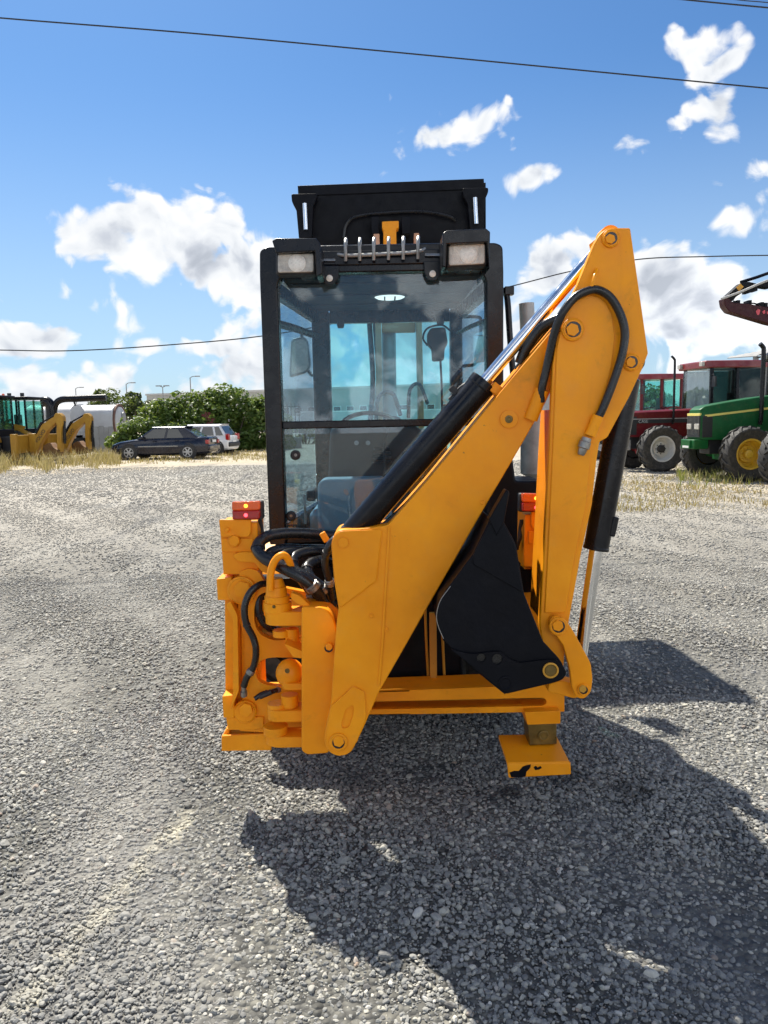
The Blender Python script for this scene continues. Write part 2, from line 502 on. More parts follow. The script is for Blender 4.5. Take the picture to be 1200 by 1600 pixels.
obj('cover_plate', MB().pp(hexp, Yb0 - .009, Yb0 - .0006, [slot]), Y_, boom, .002)
def pin_cap(px, py, r, Y, par, name='pin', hexr=.6, mt=Y_, raise_=.012, face=None, grease_crease=False):
    s_ = mpp(Y); c = P(px, py, Y)
    m_ = MB().lathe([(r * s_, 0), (r * s_, -raise_ * .55), (r * s_ * .86, -raise_ * .7), (r * s_ * .86, -raise_ * .7)], c + Vector((0, -.0004, 0)), (0, 1, 0), 24)
    o = obj(name, m_, mt, par, .0015)
    hp = rounded(hexring((px, py), r * hexr, Y, .3, 6), 1.2, 2)
    if grease_crease: obj('crease_ring', MB().lathe([(r * hexr * 1.16 * s_, 0), (r * hexr * 1.1 * s_, -.0012), (.0006, -.0012)], c + Vector((0, -raise_ * .71, 0)), (0, 1, 0), 18), M['rubberhose'], o)  # dark ring paints the shaded crease round the bolt head
    obj('bolt_head', MB().pp(hp, Y - raise_ * 1.35, Y - raise_ * .72), face or mt, o, .0012)
    return o
pin_cap(529, 1159, 15, Yb0 - .0095, boom, grease_crease=True)
def ring(px, py, r, ri, Y, par, mt=Y_, h=.006, name='boss'):
    s_ = mpp(Y); c = P(px, py, Y)
    return obj(name, MB().lathe([(r * s_, 0), (r * s_, -h), (ri * s_, -h * 1.2), (ri * s_ * .9, -h * .3), (0.0004, -h * .3)], c + Vector((0, -.0005, 0)), (0, 1, 0), 24), mt, par, .001)
def weld(pxs, Y, par, closed=False, r=.0032):
    pts = PL(pxs + ([pxs[0]] if closed else []), Y); out = []
    for a, b in zip(pts, pts[1:]):
        n_ = max(1, int((b - a).length / .012))
        out += [a.lerp(b, k / n_) for k in range(n_)]
    out.append(pts[-1]); wr = random.Random(5)
    rs_ = [r * wr.uniform(.75, 1.3) for _ in out]
    return obj('weld_bead', MB().tube(out, lambda t: rs_[min(len(rs_) - 1, int(t * (len(rs_) - 1) + .5))], 6, 0), Y_, par)
weld([(596, 829), (588, 907), (532, 949), (524, 908)], Yb0 - .002, boom)
weld([(517, 1106), (552, 1073), (569, 1081), (572, 1122), (556, 1160)], Yb0 - .003, boom)
ring(795, 655, 14, 6, Yb0, boom); ring(795, 655, 6, 3, Yb0 - .006, boom, M['grease_crease'], .003, 'grease_nipple')
for q in ((580, 962), (603, 983), (754, 784)): ring(q[0], q[1], 4.5, 3, Yb0, boom, Y_, .003, 'plug')
hp = rounded(hexring((536, 848), 9, 0, .3), 1.5, 2)
obj('bolt_head', MB().pp(hp, Yb0 - .014, Yb0 - .0065), Y_, boom, .001)
# hose sleeve welded on the boom
a_, b_ = P(846, 613, 2.615), P(829, 655, 2.628)
mb = MB().lathe([(.0235, 0), (.0235, .105), (.019, .105), (.019, .004)], b_, a_ - b_, 18)
obj('hose_sleeve', mb, Y_, boom)

# ---- lift cylinder on top of the boom
Yc = 2.71
A0, A1 = P(556, 829, Yc), P(757, 596, Yc)
rad = 21.5 * mpp(Yc)
cylo = obj('boom_cylinder', MB().lathe([(rad * .72, -.05), (rad * .8, -.03), (rad, -.01), (rad, (A1 - A0).length - .03), (rad * 1.05, (A1 - A0).length - .028), (rad * 1.05, (A1 - A0).length), (rad * .5, (A1 - A0).length + .002)], A0, A1 - A0, 36), K_, T, .002)
B1 = P(950, 371, Yc)
obj('rod', MB().cyl(A1 - (A1 - A0).normalized() * .02, B1, 9.6 * mpp(Yc), n=28), M['chrome'], cylo)
obj('rod_eye', MB().lathe([(.034, -.03), (.034, .03)], B1, (0, 1, 0), 20), Y_, cylo)
e0 = P(543, 838, Yc)
obj('cylinder_eye', MB().lathe([(.040, -.035), (.040, .035)], e0, (0, 1, 0), 20), K_, cylo)
obj('port_block', MB().box(P(773, 608, 2.70), (.035, .06, .035), (0, R(40), 0)), Y_, cylo, .003)
# steel pipes running between cylinder and boom
pm = MB()
for dx, dy, rr_ in ((31, 13, .009), (27, 24, .008)):
    pm.tube([P(560 + dx, 826 + dy * .2, 2.70), P(620 + dx, 768 + dy * .3, 2.70), P(700 + dx, 672 + dy * .4, 2.70), P(758 + dx, 603 + dy * .3, 2.70)], rr_, 8)
obj('hydraulic_pipe', pm, M['black'], T)
fm = MB()
for (x, y) in ((716, 612), (703, 626)):
    fm.tube([P(x, y, 2.74), P(x + 9, y - 8, 2.735), P(x + 22, y - 14, 2.73)], .011, 8)
fm.box(P(712, 613, 2.73), (.05, .03, .022), (0, R(48), 0))
obj('hose_fitting', fm, M['plastic'], T)

# ---- dipper arm
Yd0 = 2.575
head = rounded([(937, 366), (949, 356), (985, 356), (1013, 552), (1003, 578), (985, 617), (949, 684), (937, 690), (932, 722), (925, 789), (908, 866), (890, 965), (884, 1000), (880, 1050), (862, 1050), (846, 998), (843, 975), (850, 866), (859, 700), (864, 570), (872, 512), (893, 465), (904, 441), (928, 382)],
               [8, 6, 3, 2, 3, 0, 4, 3, 0, 0, 4, 8, 8, 10, 10, 8, 4, 0, 0, 0, 4, 0, 0, 0])
dip = obj('dipper_arm', MB().pp(head, Yd0, Yd0 + .035), Y_, T, .004)
obj('back_cheek', MB().pp(head, Yd0 + .245, Yd0 + .28), Y_, dip, .004)
web = [(865, 640), (934, 672), (930, 722), (923, 789), (906, 866), (888, 962), (846, 970), (852, 866), (861, 700)]
obj('web', MB().pp(web, Yd0 + .0355, Yd0 + .2445), Y_, dip)
web2 = [(947, 360), (984, 359), (1010, 551), (1001, 575), (980, 560), (968, 470)]
obj('web', MB().pp(web2, Yd0 + .0356, Yd0 + .2444), Y_, dip)
raised = rounded([(870, 545), (878, 505), (896, 472), (922, 459), (944, 468), (956, 490), (961, 527), (956, 570), (946, 612), (932, 655), (924, 700), (916, 789), (899, 866), (884, 958), (851, 958), (856, 866), (864, 700)], [6, 8, 8, 10, 10, 8, 6, 5, 4, 3, 3, 3, 6, 6, 3, 3, 3])
obj('reinforcing_plate', MB().pp(raised, Yd0 - .007, Yd0 - .0006), Y_, dip, .003)
Yr = Yd0 - .0075
pin_cap(895, 515, 17.5, Yr, dip, grease_crease=True); pin_cap(954, 373, 13.5, Yd0, dip, grease_crease=True); pin_cap(986, 566, 13.5, Yd0, dip, grease_crease=True)
obj('hose_clip', MB().tube([P(932, 421, 2.574), P(929, 432, 2.545), P(924, 450, 2.545), P(920, 460, 2.565)], .0055, 8), Y_, dip)
hp_ = [(845, 628, 2.61), (847, 605, 2.60), (853, 580, 2.595), (859, 552, 2.585), (866, 522, 2.57), (878, 491, 2.55), (897, 466, 2.548), (917, 455, 2.548), (934, 453, 2.548), (953, 464, 2.548), (968, 488, 2.548), (976, 516, 2.548), (974, 545, 2.548), (965, 577, 2.548), (954, 608, 2.548), (942, 638, 2.55), (935, 652, 2.553)]
dh = obj('hydraulic_hose', MB().tube([P(*q) for q in hp_], 6.5 * mpp(2.55), 14, 6), M['rubberhose'], T)
obj('hose_fitting', MB().cyl(P(935, 650, 2.553), P(922, 681, 2.556), 9 * mpp(2.55), n=16), Y_, dh, .001)
obj('hose_coupling', MB().lathe([(.016, 0), (.017, .012), (.020, .015), (.020, .035), (.015, .038), (.013, .055), (.010, .06)], P(917, 684, 2.55), P(907, 712, 2.55) - P(917, 684, 2.55), 12), M['steel'], dh)
# second hose looping in behind
obj('hydraulic_hose', MB().tube([P(*q) for q in [(812, 568, 2.72), (822, 545, 2.71), (845, 514, 2.69), (868, 500, 2.66), (884, 497, 2.64)]], .019, 12), M['rubberhose'], T)
obj('hydraulic_hose', MB().tube([P(*q) for q in [(806, 578, 2.75), (826, 552, 2.75), (852, 520, 2.74), (880, 500, 2.70)]], .010, 10), M['rubberhose'], T)

# ---- bucket cylinder on the far side of the dipper
Ye = 2.71
C0, C1 = P(985, 566, Ye), P(931, 859, Ye)
rc = 19.5 * mpp(Ye); Lc = (C1 - C0).length
bc = obj('bucket_cylinder', MB().lathe([(rc * .7, .05), (rc, .06), (rc, Lc - .012), (rc * 1.04, Lc - .01), (rc * 1.04, Lc - .001), (rc * .4, Lc)], C0, C1 - C0, 36), K_, T, .002)
C2 = P(905, 1040, Ye)
obj('rod', MB().cyl(C1 - (C1 - C0).normalized() * .02, C2, 10.5 * mpp(Ye), n=28), M['chrome'], bc)
obj('port_block', MB().box(P(957, 822, 2.70), (.022, .045, .07), (0, R(12), 0)), K_, bc, .004)
obj('cylinder_eye', MB().lathe([(.038, -.04), (.038, .04)], C0, (0, 1, 0), 18), K_, bc)

# ---- bucket of the digging arm, its link and lever
Yk = 2.50
side = rounded([(792, 768), (797, 770), (787, 815), (806, 850), (819, 928), (849, 1003), (876, 1032), (886, 1052), (880, 1062), (866, 1067), (789, 1085), (739, 1045), (692, 1000), (681, 965), (687, 936), (739, 866), (766, 810)],
               [2, 2, 3, 8, 3, 4, 4, 5, 5, 4, 6, 3, 14, 14, 14, 2, 2])
bk = obj('digging_bucket', MB().pp(side, Yk, Yk + .028), M['blackmatt'], T, .003)
obj('side_plate', MB().pp(side, Yk + .36, Yk + .388), M['blackmatt'], bk, .003)
shell_o = [(766, 810), (739, 866), (687, 936), (681, 965), (692, 1000), (739, 1045), (789, 1085)]
shell_i = [(795, 1078), (744, 1038), (699, 996), (689, 965), (694, 940), (746, 870), (772, 814)]
obj('shell', MB().pp(shell_o + shell_i, Yk + .0285, Yk + .3595), M['blackmatt'], bk)
obj('sunlit_edge', MB().tube(PL([(704, 916), (690, 935), (684, 950), (682, 966), (686, 982), (693, 998)], Yk - .0005), .0014, 6, 3), M['steel'], bk)  # thin pale strip paints the sunlit rim of the side plate
low = rounded([(703, 1014), (720, 1019), (740, 1022), (775, 1018), (784, 1019), (796, 1030), (812, 1036), (845, 1032), (870, 1031), (884, 1050), (879, 1061), (866, 1065), (789, 1082), (741, 1042)], 4)
obj('ear_plate', MB().pp(low, Yk - .011, Yk - .0006, [hexring((752, 1028), 7, 0, 0, 12), hexring((777, 1030), 8.5, 0, 0, 12)]), M['blackmatt'], bk, .002)
for hx_, hr_ in ((752, 7), (777, 8.5)): obj('hole_back', MB().pp(hexring((hx_, 1028 if hx_ < 760 else 1030), hr_ - .3, 0, 0, 12), Yk - .0025, Yk - .0008), M['rubberhose'], bk)
upp = rounded([(768, 813), (786, 818), (804, 850), (817, 926), (740, 882), (739, 868)], 3)
obj('wear_plate', MB().pp(upp, Yk - .007, Yk - .0007), M['blackmatt'], bk, .003)
for dy in (.0, .12, .24, .355):
    tth = [(791, 765), (796, 768), (788, 816), (776, 838), (764, 812)]
    obj('tooth', MB().pp(tth, Yk + dy - .012, Yk + dy + .045), M['blackmatt'], bk, .004)
h_a = rounded(hexring((752, 1028), 7, 0, 0, 10), 1); h_b = rounded(hexring((777, 1030), 8, 0, 0, 10), 1)
ring(790, 1067, 11.5, 9, Yk - .0115, bk, M['blackmatt'], .004, 'pin')
pn = ring(860, 1047, 13, 10.5, Yk - .0115, bk, M['yellow_dull'], .006, 'pin')
obj('pin_face', MB().lathe([(10.3 * mpp(Yk), 0), (9 * mpp(Yk), -.004), (.0005, -.004)], P(860, 1047, Yk - .0135), (0, 1, 0), 20), M['grease_crease'], pn)
link = rounded([(857, 972), (866, 961), (884, 968), (897, 988), (910, 1012), (923, 1036), (926, 1060), (924, 1082), (912, 1093), (900, 1090), (894, 1075), (890, 1045), (880, 1008), (866, 990)], [8, 8, 8, 3, 3, 6, 4, 8, 8, 8, 3, 4, 4, 6])
lk = obj('bucket_link', MB().pp(link, Yd0 - .030, Yd0 - .006), Y_, T, .003)
obj('back_link', MB().pp(link, Yd0 + .286, Yd0 + .31), Y_, lk, .003)
pin_cap(872, 978, 15, Yd0 - .0305, lk, grease_crease=True); pin_cap(911, 1077, 10, Yd0 - .0305, lk, face=M['yellow_dull'], grease_crease=True)
lever = rounded([(858, 1068), (876, 1064), (896, 1068), (908, 1072), (910, 1088), (897, 1092), (876, 1086), (856, 1082)], 5)
obj('bucket_lever', MB().pp(lever, Yd0 + .02, Yd0 + .09), Y_, T, .004)

# ---- swing post (kingpost) with clevis lugs
Yp = 2.735
post = rounded([(471, 949), (503, 949), (514, 955), (523, 969), (527, 990), (524, 1069), (519, 1134), (512, 1160), (516, 1177), (480, 1180), (471, 1174)], [4, 6, 8, 8, 6, 0, 4, 6, 8, 6, 6])
kp = obj('swing_post', MB().pp(post, Yp, Yp + .20), Y_, T, .006)
pin_cap(514, 1011, 7.5, Yp, kp, raise_=.02, hexr=.8, grease_crease=True)
def xr(px, py, Y=Yp + .10): return P(px, py, Y)
def vcyl(px, r, y0, y1, par, name, n=24, Y=Yp + .12, rt=None, mt=None):
    a = P(px, y1, Y); b = P(px, y0, Y); b = Vector((a.x, Y, b.z))
    return obj(name, MB().cyl(a, b, r * mpp(Y), None if rt is None else rt * mpp(Y), n), mt or Y_, par, .002)
def lug(pxc, r, y0, y1, par, name='lug'):
    """flat horizontal lug with a rounded end, running back into the post"""
    Yq = Yp + .12
    zc0, zc1 = P(pxc, y1, Yp + .03).z, P(pxc, y0, Yp + .03).z
    xc = P(pxc, y1, Yq).x; rr_ = r * mpp(Yq); xe = P(473, y1, Yp + .02).x
    pts = [(xe, Yq - rr_)]
    for k in range(11):
        a = -math.pi / 2 - math.pi * k / 10
        pts.append((xc + rr_ * math.cos(a), Yq + rr_ * math.sin(a)))
    pts.append((xe, Yq + rr_))
    obj(name, MB().prism([(x, y, zc0) for x, y in pts], (0, 0, zc1 - zc0)), Y_, par, .004)
vcyl(434, 20, 930, 962, kp, 'pivot_cap'); vcyl(434, 22.5, 940, 954, kp, 'collar')
vcyl(432, 17.5, 916, 931, kp, 'pivot_cap', rt=16); vcyl(431, 15, 903, 916, kp, 'pivot_cap', rt=11)
obj('grease_nipple', MB().lathe([(3 * mpp(2.7), 0), (2 * mpp(2.7), -.004)], P(428, 948, Yp + .118 - 22.4 * mpp(2.8)), (0, 1, 0), 10), M['grease_crease'], kp)
br = rounded([(455, 926), (468, 931), (484, 946), (484, 951), (466, 944), (455, 936)], 2)
obj('bracket', MB().pp(br, Yp + .03, Yp + .07), Y_, kp, .003)
lug(436, 21, 961, 983, kp)
vcyl(457, 11, 982, 1009, kp, 'pivot_pin', mt=Y_); vcyl(440, 14, 984, 994, kp, 'collar')
gus = rounded([(444, 1006), (473, 1018), (473, 1029), (458, 1027)], 2)
obj('gusset', MB().pp(gus, Yp + .02, Yp + .12), Y_, kp, .003)
obj('cylinder_ball', MB().ball(P(453, 1052, Yp + .13), 23 * mpp(2.85), 22, (1, .9, 1.05)), Y_, kp)
ring(449, 1048, 4, 2.5, Yp + .062, kp, M['grease_crease'], .004, 'grease_nipple')
lug(458, 18, 1075, 1086, kp)
vcyl(453, 14, 1085, 1103, kp, 'pivot_pin'); vcyl(453, 13.2, 1103, 1122, kp, 'pivot_pin'); vcyl(434, 16, 1098, 1120, kp, 'pivot_cap')
lug(438, 20, 1118, 1136, kp)
vcyl(433, 17, 1136, 1160, kp, 'pivot_pin'); vcyl(431, 20, 1133, 1146, kp, 'collar')
lug(440, 21, 1159, 1176, kp)

# ---- side shift carriage plate behind the post
Yf = 2.98
outer = rounded([(374, 893), (390, 888), (404, 892), (414, 912), (520, 934), (520, 1150), (372, 1142), (372, 1110), (382, 1085), (382, 1000), (372, 960)], [6, 6, 8, 8, 6, 6, 6, 4, 6, 6, 8])
h1 = rounded([(397, 950), (402, 932), (415, 924), (470, 938), (470, 999), (425, 1001), (404, 990), (397, 972)], [8, 8, 8, 6, 6, 10, 12, 8])
h2 = rounded([(398, 1050), (405, 1032), (425, 1027), (475, 1028), (475, 1072), (425, 1073), (404, 1066)], [10, 10, 8, 4, 4, 10, 10])
cg = obj('side_shift_carriage', MB().pp(outer, Yf, Yf + .035, [h1, h2]), Y_, T, .003)
pin_cap(378, 922, 23, Yf - .0, cg, 'clamp_boss', .62, raise_=.022)
pin_cap(384, 1110, 19, Yf - .0, cg, 'clamp_boss', .58, raise_=.03)
rib = rounded([(353, 945), (360, 940), (371, 962), (373, 1080), (366, 1096), (360, 1112), (364, 1086), (364, 968)], 3)
obj('flange', MB().pp(rib, Yf - .05, Yf + .03), Y_, cg, .003)
obj('arm_bracket', MB().pp(rounded([(362, 868), (375, 863), (405, 863), (424, 880), (424, 898), (408, 893), (398, 879), (372, 878)], 5), Yf - .02, Yf + .03), Y_, cg, .003)
obj('swing_cylinder', MB().cyl(P(470, 1100, 3.06), P(400, 1108, 3.06), .035, n=18), M['yellow_dull'], T); obj('swing_cylinder', MB().cyl(P(478, 980, 3.07), P(412, 990, 3.07), .035, n=18), M['yellow_dull'], T)

# ---- rear frame: beams
Yq = 3.06
bm_ = rounded([(398, 1088), (882, 1069), (882, 1112), (398, 1120)], [2, 3, 3, 2])
slo = rounded([(420, 1100), (848, 1090), (854, 1094), (854, 1099), (848, 1103), (420, 1112)], [2, 3, 2, 2, 3, 2])
fr = obj('rear_frame', MB().pp(bm_, Yq, Yq + .03, [slo]), Y_, T, .003)
obj('beam_back', MB().pp([(400, 1090), (880, 1071), (880, 1111), (400, 1118)], Yq + .13, Yq + .16), M['yellow_dull'], fr)  # duller yellow paints the shade inside the slot
obj('beam_top', MB().pp([(398, 1088), (882, 1069), (882, 1076), (398, 1095)], Yq + .0305, Yq + .20), Y_, fr, .002)
obj('beam_bottom', MB().pp([(398, 1113), (882, 1105), (882, 1112), (398, 1120)], Yq + .0305, Yq + .16), Y_, fr, .002)
obj('upper_beam', MB().pp([(400, 905), (850, 890), (850, 925), (400, 938)], Yq + .02, Yq + .12), M['blackmatt'], fr, .003)
rods = MB().pp([(671, 958), (682, 957), (683, 1078), (672, 1079)], Yq + .17, Yq + .19)
obj('upright_rod', rods, M['yellow_dull'], fr, .003)
obj('upright_rod', MB().tube([P(664, 940, 3.28), P(666, 1000, 3.28), P(670, 1076, 3.28)], .006, 8), M['yellow_dull'], fr)
obj('upright_rod', MB().tube([P(691, 985, 3.28), P(693, 1030, 3.28), P(695, 1072, 3.28)], .006, 8), M['yellow_dull'], fr)

# ---- stabiliser legs, feet and rear lamps
def leg(mx):
    X = (lambda x: x) if not mx else (lambda x: 1222 - x)
    sk = (lambda x: 0) if not mx else (lambda x: -12)
    def Q(pts): return [(X(x), y + sk(x)) for x, y in pts]
    lg = obj('stabiliser_leg', MB().pp(rounded(Q([(343, 816), (402, 816), (404, 898), (349, 898)]), 2), 3.0, 3.16), Y_, T, .004)
    obj('leg_post', MB().pp(Q([(351, 898.5), (402, 898.5), (410, 1120 if not mx else 1080), (352, 1120 if not mx else 1080)]), 3.036 if not mx else 3.10, 3.17 if not mx else 3.20), Y_, lg, .003)
    obj('cap_plate', MB().pp(rounded(Q([(342, 812), (392, 812), (392, 833), (388, 839), (345, 839)]), 3), 2.985, 2.9992), Y_, lg, .002)
    obj('cap_plate', MB().pp(rounded(Q([(346, 842), (396, 842), (396, 862), (346, 862)]), 2), 2.99, 2.9994), Y_, lg, .002)
    pin_cap(X(366), 845 + sk(0), 10, 2.99, lg, 'bolt', .85, raise_=.018)
    pin_cap(X(355), 828 + sk(0), 4, 2.985, lg, 'bolt', .8, raise_=.010)
    obj('side_block', MB().pp(rounded(Q([(338, 905), (362, 902), (362, 938), (340, 938)]), 2), 2.985, 3.15), Y_, lg, .003)
    if not mx: obj('side_block', MB().pp(rounded(Q([(347, 1088), (366, 1086), (366, 1122), (349, 1122)]), 2), 2.96, 3.12), Y_, lg, .003)
    if not mx: obj('housing', MB().pp(rounded(Q([(353, 1120.6), (412, 1120.6), (412, 1137), (400, 1141), (356, 1141)]), 2), 2.97, 3.14), Y_, lg, .004)
    lp = obj('rear_lamp', MB().pp(rounded(Q([(363, 785), (410, 783), (411, 812), (363, 813)]), 3), 2.995, 3.04), M['plastic'], T, .004)
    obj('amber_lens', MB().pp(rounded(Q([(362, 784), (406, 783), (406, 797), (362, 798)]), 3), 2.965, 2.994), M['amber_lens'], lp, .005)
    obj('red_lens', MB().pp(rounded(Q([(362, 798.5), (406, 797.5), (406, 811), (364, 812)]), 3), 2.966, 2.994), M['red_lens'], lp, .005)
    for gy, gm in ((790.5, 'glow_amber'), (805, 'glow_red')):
        obj('bright_disc', MB().lathe([(.0075, 0), (.006, -.003), (.0005, -.005)], P(X(384), gy + sk(0), 2.9645), (0, 1, 0), 12), M[gm], lp)  # emissive dot paints the sun's glint on the lens
    wm = MB()
    for k in range(3):
        wm.tube([P(X(404 + 2 * k), 812, 3.03), P(X(409 + k), 826 + 3 * k, 3.03), P(X(408 + 2 * k), 840 + 4 * k, 3.02), P(X(413), 852 + 3 * k, 3.05)], .005, 6)
    obj('wiring', wm, M['plastic'], lp)
    return lg
lgl = leg(False); lgr = leg(True)
# left foot, drawn fully in
ft = obj('stabiliser_foot', MB().pp([(346, 1150), (424, 1146), (424, 1173), (346, 1174)], 2.975, 2.995), Y_, lgl, .004)
obj('inner_leg', MB().pp([(358, 1141.5), (404, 1141.5), (404, 1160), (358, 1160)], 3.03, 3.13), M['yellow_dull'], lgl, .003)
z0 = P(346, 1152, 2.98).z
obj('foot_plate', MB().bx(P(346, 0, 2.98).x, P(424, 0, 2.98).x, 2.996, 3.20, z0 - .015, z0 + .003), Y_, lgl, .003)
obj('foot_flange', MB().pp([(346, 1174), (346, 1152), (355, 1138), (358, 1140), (358, 1174)], 2.996, 3.19), Y_, lgl, .003)
# right foot, let down a little on its inner leg
obj('housing_sleeve', MB().pp(rounded([(820, 1113), (876, 1111), (876, 1131), (824, 1133)], 2), 3.01, 3.15), Y_, lgr, .003)
il = obj('inner_leg', MB().pp([(825, 1131), (870, 1130), (870, 1163), (827, 1165)], 3.02, 3.13), M['grease_crease'], lgr, .004)
ring(849, 1149, 9, 6, 3.02, lgr, M['grease_crease'], .006, 'foot_pin')
fa = [P(779, 1157, 3.12), P(868, 1139, 3.12), P(890, 1184, 2.90), P(793, 1196, 2.90)]
zt = sum(q.z for q in fa) / 4
n_ = Vector((0, 0, -.018))
top4 = [Vector((q.x, q.y, zt + (q.y - 3.01) * .10)) for q in fa]
fp = obj('foot_pad', MB().prism(top4, n_), Y_, lgr, .003)
lip = [top4[3] + Vector((-.002, -.003, -.002)), top4[2] + Vector((.004, -.003, -.002)), top4[2] + Vector((.006, -.006, -.052)), top4[3] + Vector((.004, -.006, -.062))]
obj('foot_lip', MB().prism(lip, (0, .016, 0)), Y_, lgr, .005, 3)
ch = [(lip[0] * (1 - a) + lip[1] * a) * (1 - b) + (lip[3] * (1 - a) + lip[2] * a) * b + Vector((0, -.0015, 0)) for a, b in ((.02, .60), (.10, .50), (.17, .52), (.24, .22), (.31, .12), (.37, .08), (.36, .30), (.33, .44), (.29, .60), (.27, .93), (.15, .97), (.04, .92))]
obj('bare_steel_patch', MB().prism(ch, (0, .001, 0)), M['blackmatt'], lgr)
ch2 = [(lip[0] * (1 - a) + lip[1] * a) * (1 - b) + (lip[3] * (1 - a) + lip[2] * a) * b + Vector((0, -.0015, 0)) for a, b in ((.41, .30), (.45, .18), (.47, .33), (.52, .22), (.54, .36), (.49, .48), (.43, .50))]
obj('bare_steel_patch', MB().prism(ch2, (0, .001, 0)), M['blackmatt'], lgr)

# ---- black hoses at the swing post
hs = [
    ([(520, 838, 3.2), (478, 834, 3.12), (440, 834, 3.02), (414, 840, 2.95), (402, 855, 2.92), (412, 871, 2.88), (440, 886, 2.84), (475, 905, 2.82), (500, 930, 2.84), (514, 965, 2.90)], 9.5),
    ([(505, 858, 3.2), (470, 858, 3.08), (440, 858, 2.98), (421, 866, 2.92), (436, 880, 2.88), (465, 897, 2.86), (490, 920, 2.86), (506, 955, 2.92)], 8.5),
    ([(512, 862, 3.2), (478, 862, 3.06), (450, 864, 2.97), (440, 876, 2.90), (456, 890, 2.87), (482, 903, 2.85), (508, 925, 2.86), (520, 958, 2.92)], 9),
    ([(520, 866, 3.2), (490, 862, 3.08), (463, 868, 2.98), (458, 884, 2.93), (472, 905, 2.90), (489, 930, 2.90), (498, 960, 2.94)], 8.5),
    ([(524, 880, 3.2), (500, 876, 3.05), (480, 886, 2.95), (486, 905, 2.90), (504, 925, 2.88), (518, 945, 2.90)], 9),
    ([(541, 836, 2.78), (524, 842, 2.76), (512, 858, 2.75), (508, 880, 2.78), (514, 905, 2.82), (520, 935, 2.86)], 6),
    ([(420, 911, 2.95), (405, 914, 2.92), (390, 927, 2.90), (382, 950, 2.89), (385, 975, 2.89), (395, 995, 2.90), (400, 1015, 2.90), (397, 1040, 2.91), (386, 1058, 2.92), (381, 1072, 2.93)], 5.6),
    ([(416, 925, 3.02), (405, 935, 3.0), (404, 955, 2.99), (414, 975, 3.0), (430, 985, 3.03), (452, 990, 3.06)], 6.5),
    ([(398, 1092, 2.93), (410, 1084, 2.94), (424, 1081, 2.95), (440, 1076, 3.0)], 4),
]
for pts, r_ in hs:
    w_pts = [P(*q) for q in pts]
    ho = obj('hydraulic_hose', MB().tube(w_pts, r_ * mpp(2.9), 12, 6), M['rubberhose'], T)
    cpt = catmull(w_pts, 6); ci = int(len(cpt) * .80); a_, b_ = cpt[ci], cpt[min(ci + 2, len(cpt) - 1)]
    rr_ = r_ * mpp(2.9); ln_ = (b_ - a_).length
    obj('crimped_sleeve', MB().lathe([(rr_ * 1.02, 0), (rr_ * 1.28, .004), (rr_ * 1.28, ln_ * .3), (rr_ * 1.18, ln_ * .36), (rr_ * 1.28, ln_ * .42), (rr_ * 1.28, ln_ * .9), (rr_ * 1.02, ln_)], a_, b_ - a_, 12), M['steel'], ho)
    ci = int(len(cpt) * .45); a_, b_ = cpt[ci], cpt[ci + 1]
    obj('hose_tie', MB().lathe([(rr_ * 1.02, 0), (rr_ * 1.14, .001), (rr_ * 1.14, .007), (rr_ * 1.02, .008)], a_, b_ - a_, 12), M['plastic'], ho)
obj('hose_coupling', MB().lathe([(.010, 0), (.010, .03), (.014, .03), (.014, .05), (.009, .055)], P(381, 1070, 2.93), P(381, 1092, 2.945) - P(381, 1070, 2.93), 10), M['steel'], T)
obj('hose_coupling', MB().lathe([(.011, 0), (.011, .05), (.007, .05), (.007, .07)], P(424, 1081, 2.94), P(398, 1092, 2.93) - P(424, 1081, 2.94), 10), M['plastic'], T)
obj('yellow_pipe', MB().tube([P(*q) for q in [(422, 922, 2.80), (423, 896, 2.80), (428, 879, 2.80), (437, 869, 2.80), (446, 869, 2.81), (453, 880, 2.83), (456, 896, 2.86)]], 6 * mpp(2.8), 12, 6), M['yellow'], T)
obj('pipe_clip', MB().box(P(507, 839, 2.9), (.022, .03, .038), (0, R(-30), 0)), Y_, T, .003)
cm = MB()
for (x, y, r_) in ((500, 905, 20), (512, 930, 16), (480, 925, 14)):
    cm.lathe([(r_ * mpp(3.1), 0), (r_ * mpp(3.1), .12)], P(x, y, 3.05), (0, 1, 0), 18)
obj('valve_block', cm, M['blackmatt'], T, .004)
# ---- cab
YR, YF = 3.75, 5.05
def zc(px, py, Y): return P(px, py, Y).z
z_sill, z_bar, z_head = zc(600, 829, YR), zc(560, 663, YR), zc(600, 424, YR)
z_ceil = z_head + .02
z_roof = z_ceil + .13
xl, xr_ = P(412, 600, YR).x, P(787, 600, YR).x
PW = .082
cabm = MB()
cab = obj('cab', MB().bx(xl + .02, xr_ - .02, YR + .05, YF, z_sill - .32, z_sill - .06), M['blackmatt'], T, .01)     # cab base
def post(x0, x1, y0, y1, z0, z1, nm='pillar', b=.018): return obj(nm, MB().bx(x0, x1, y0, y1, z0, z1), K_, cab, b, 3)
# rear pillars with a rounded shoulder into the roof
for s, xo in ((1, xl), (-1, xr_)):
    pts = [(xo, z_sill - .06), (xo, z_roof - .16), (xo + s * .004, z_roof - .045), (xo + s * .035, z_roof - .028), (xo + s * .10, z_roof - .028), (xo + s * .10, z_head - .02), (xo + s * PW, z_head - .05), (xo + s * PW, z_sill - .06)]
    pts = rounded(pts, [.005, .0, .10, .08, .01, .01, .03, .02, .005], 6)
    obj('pillar', MB().prism([(x, YR, z) for x, z in pts], (0, .09, 0)), K_, cab, .028, 4)
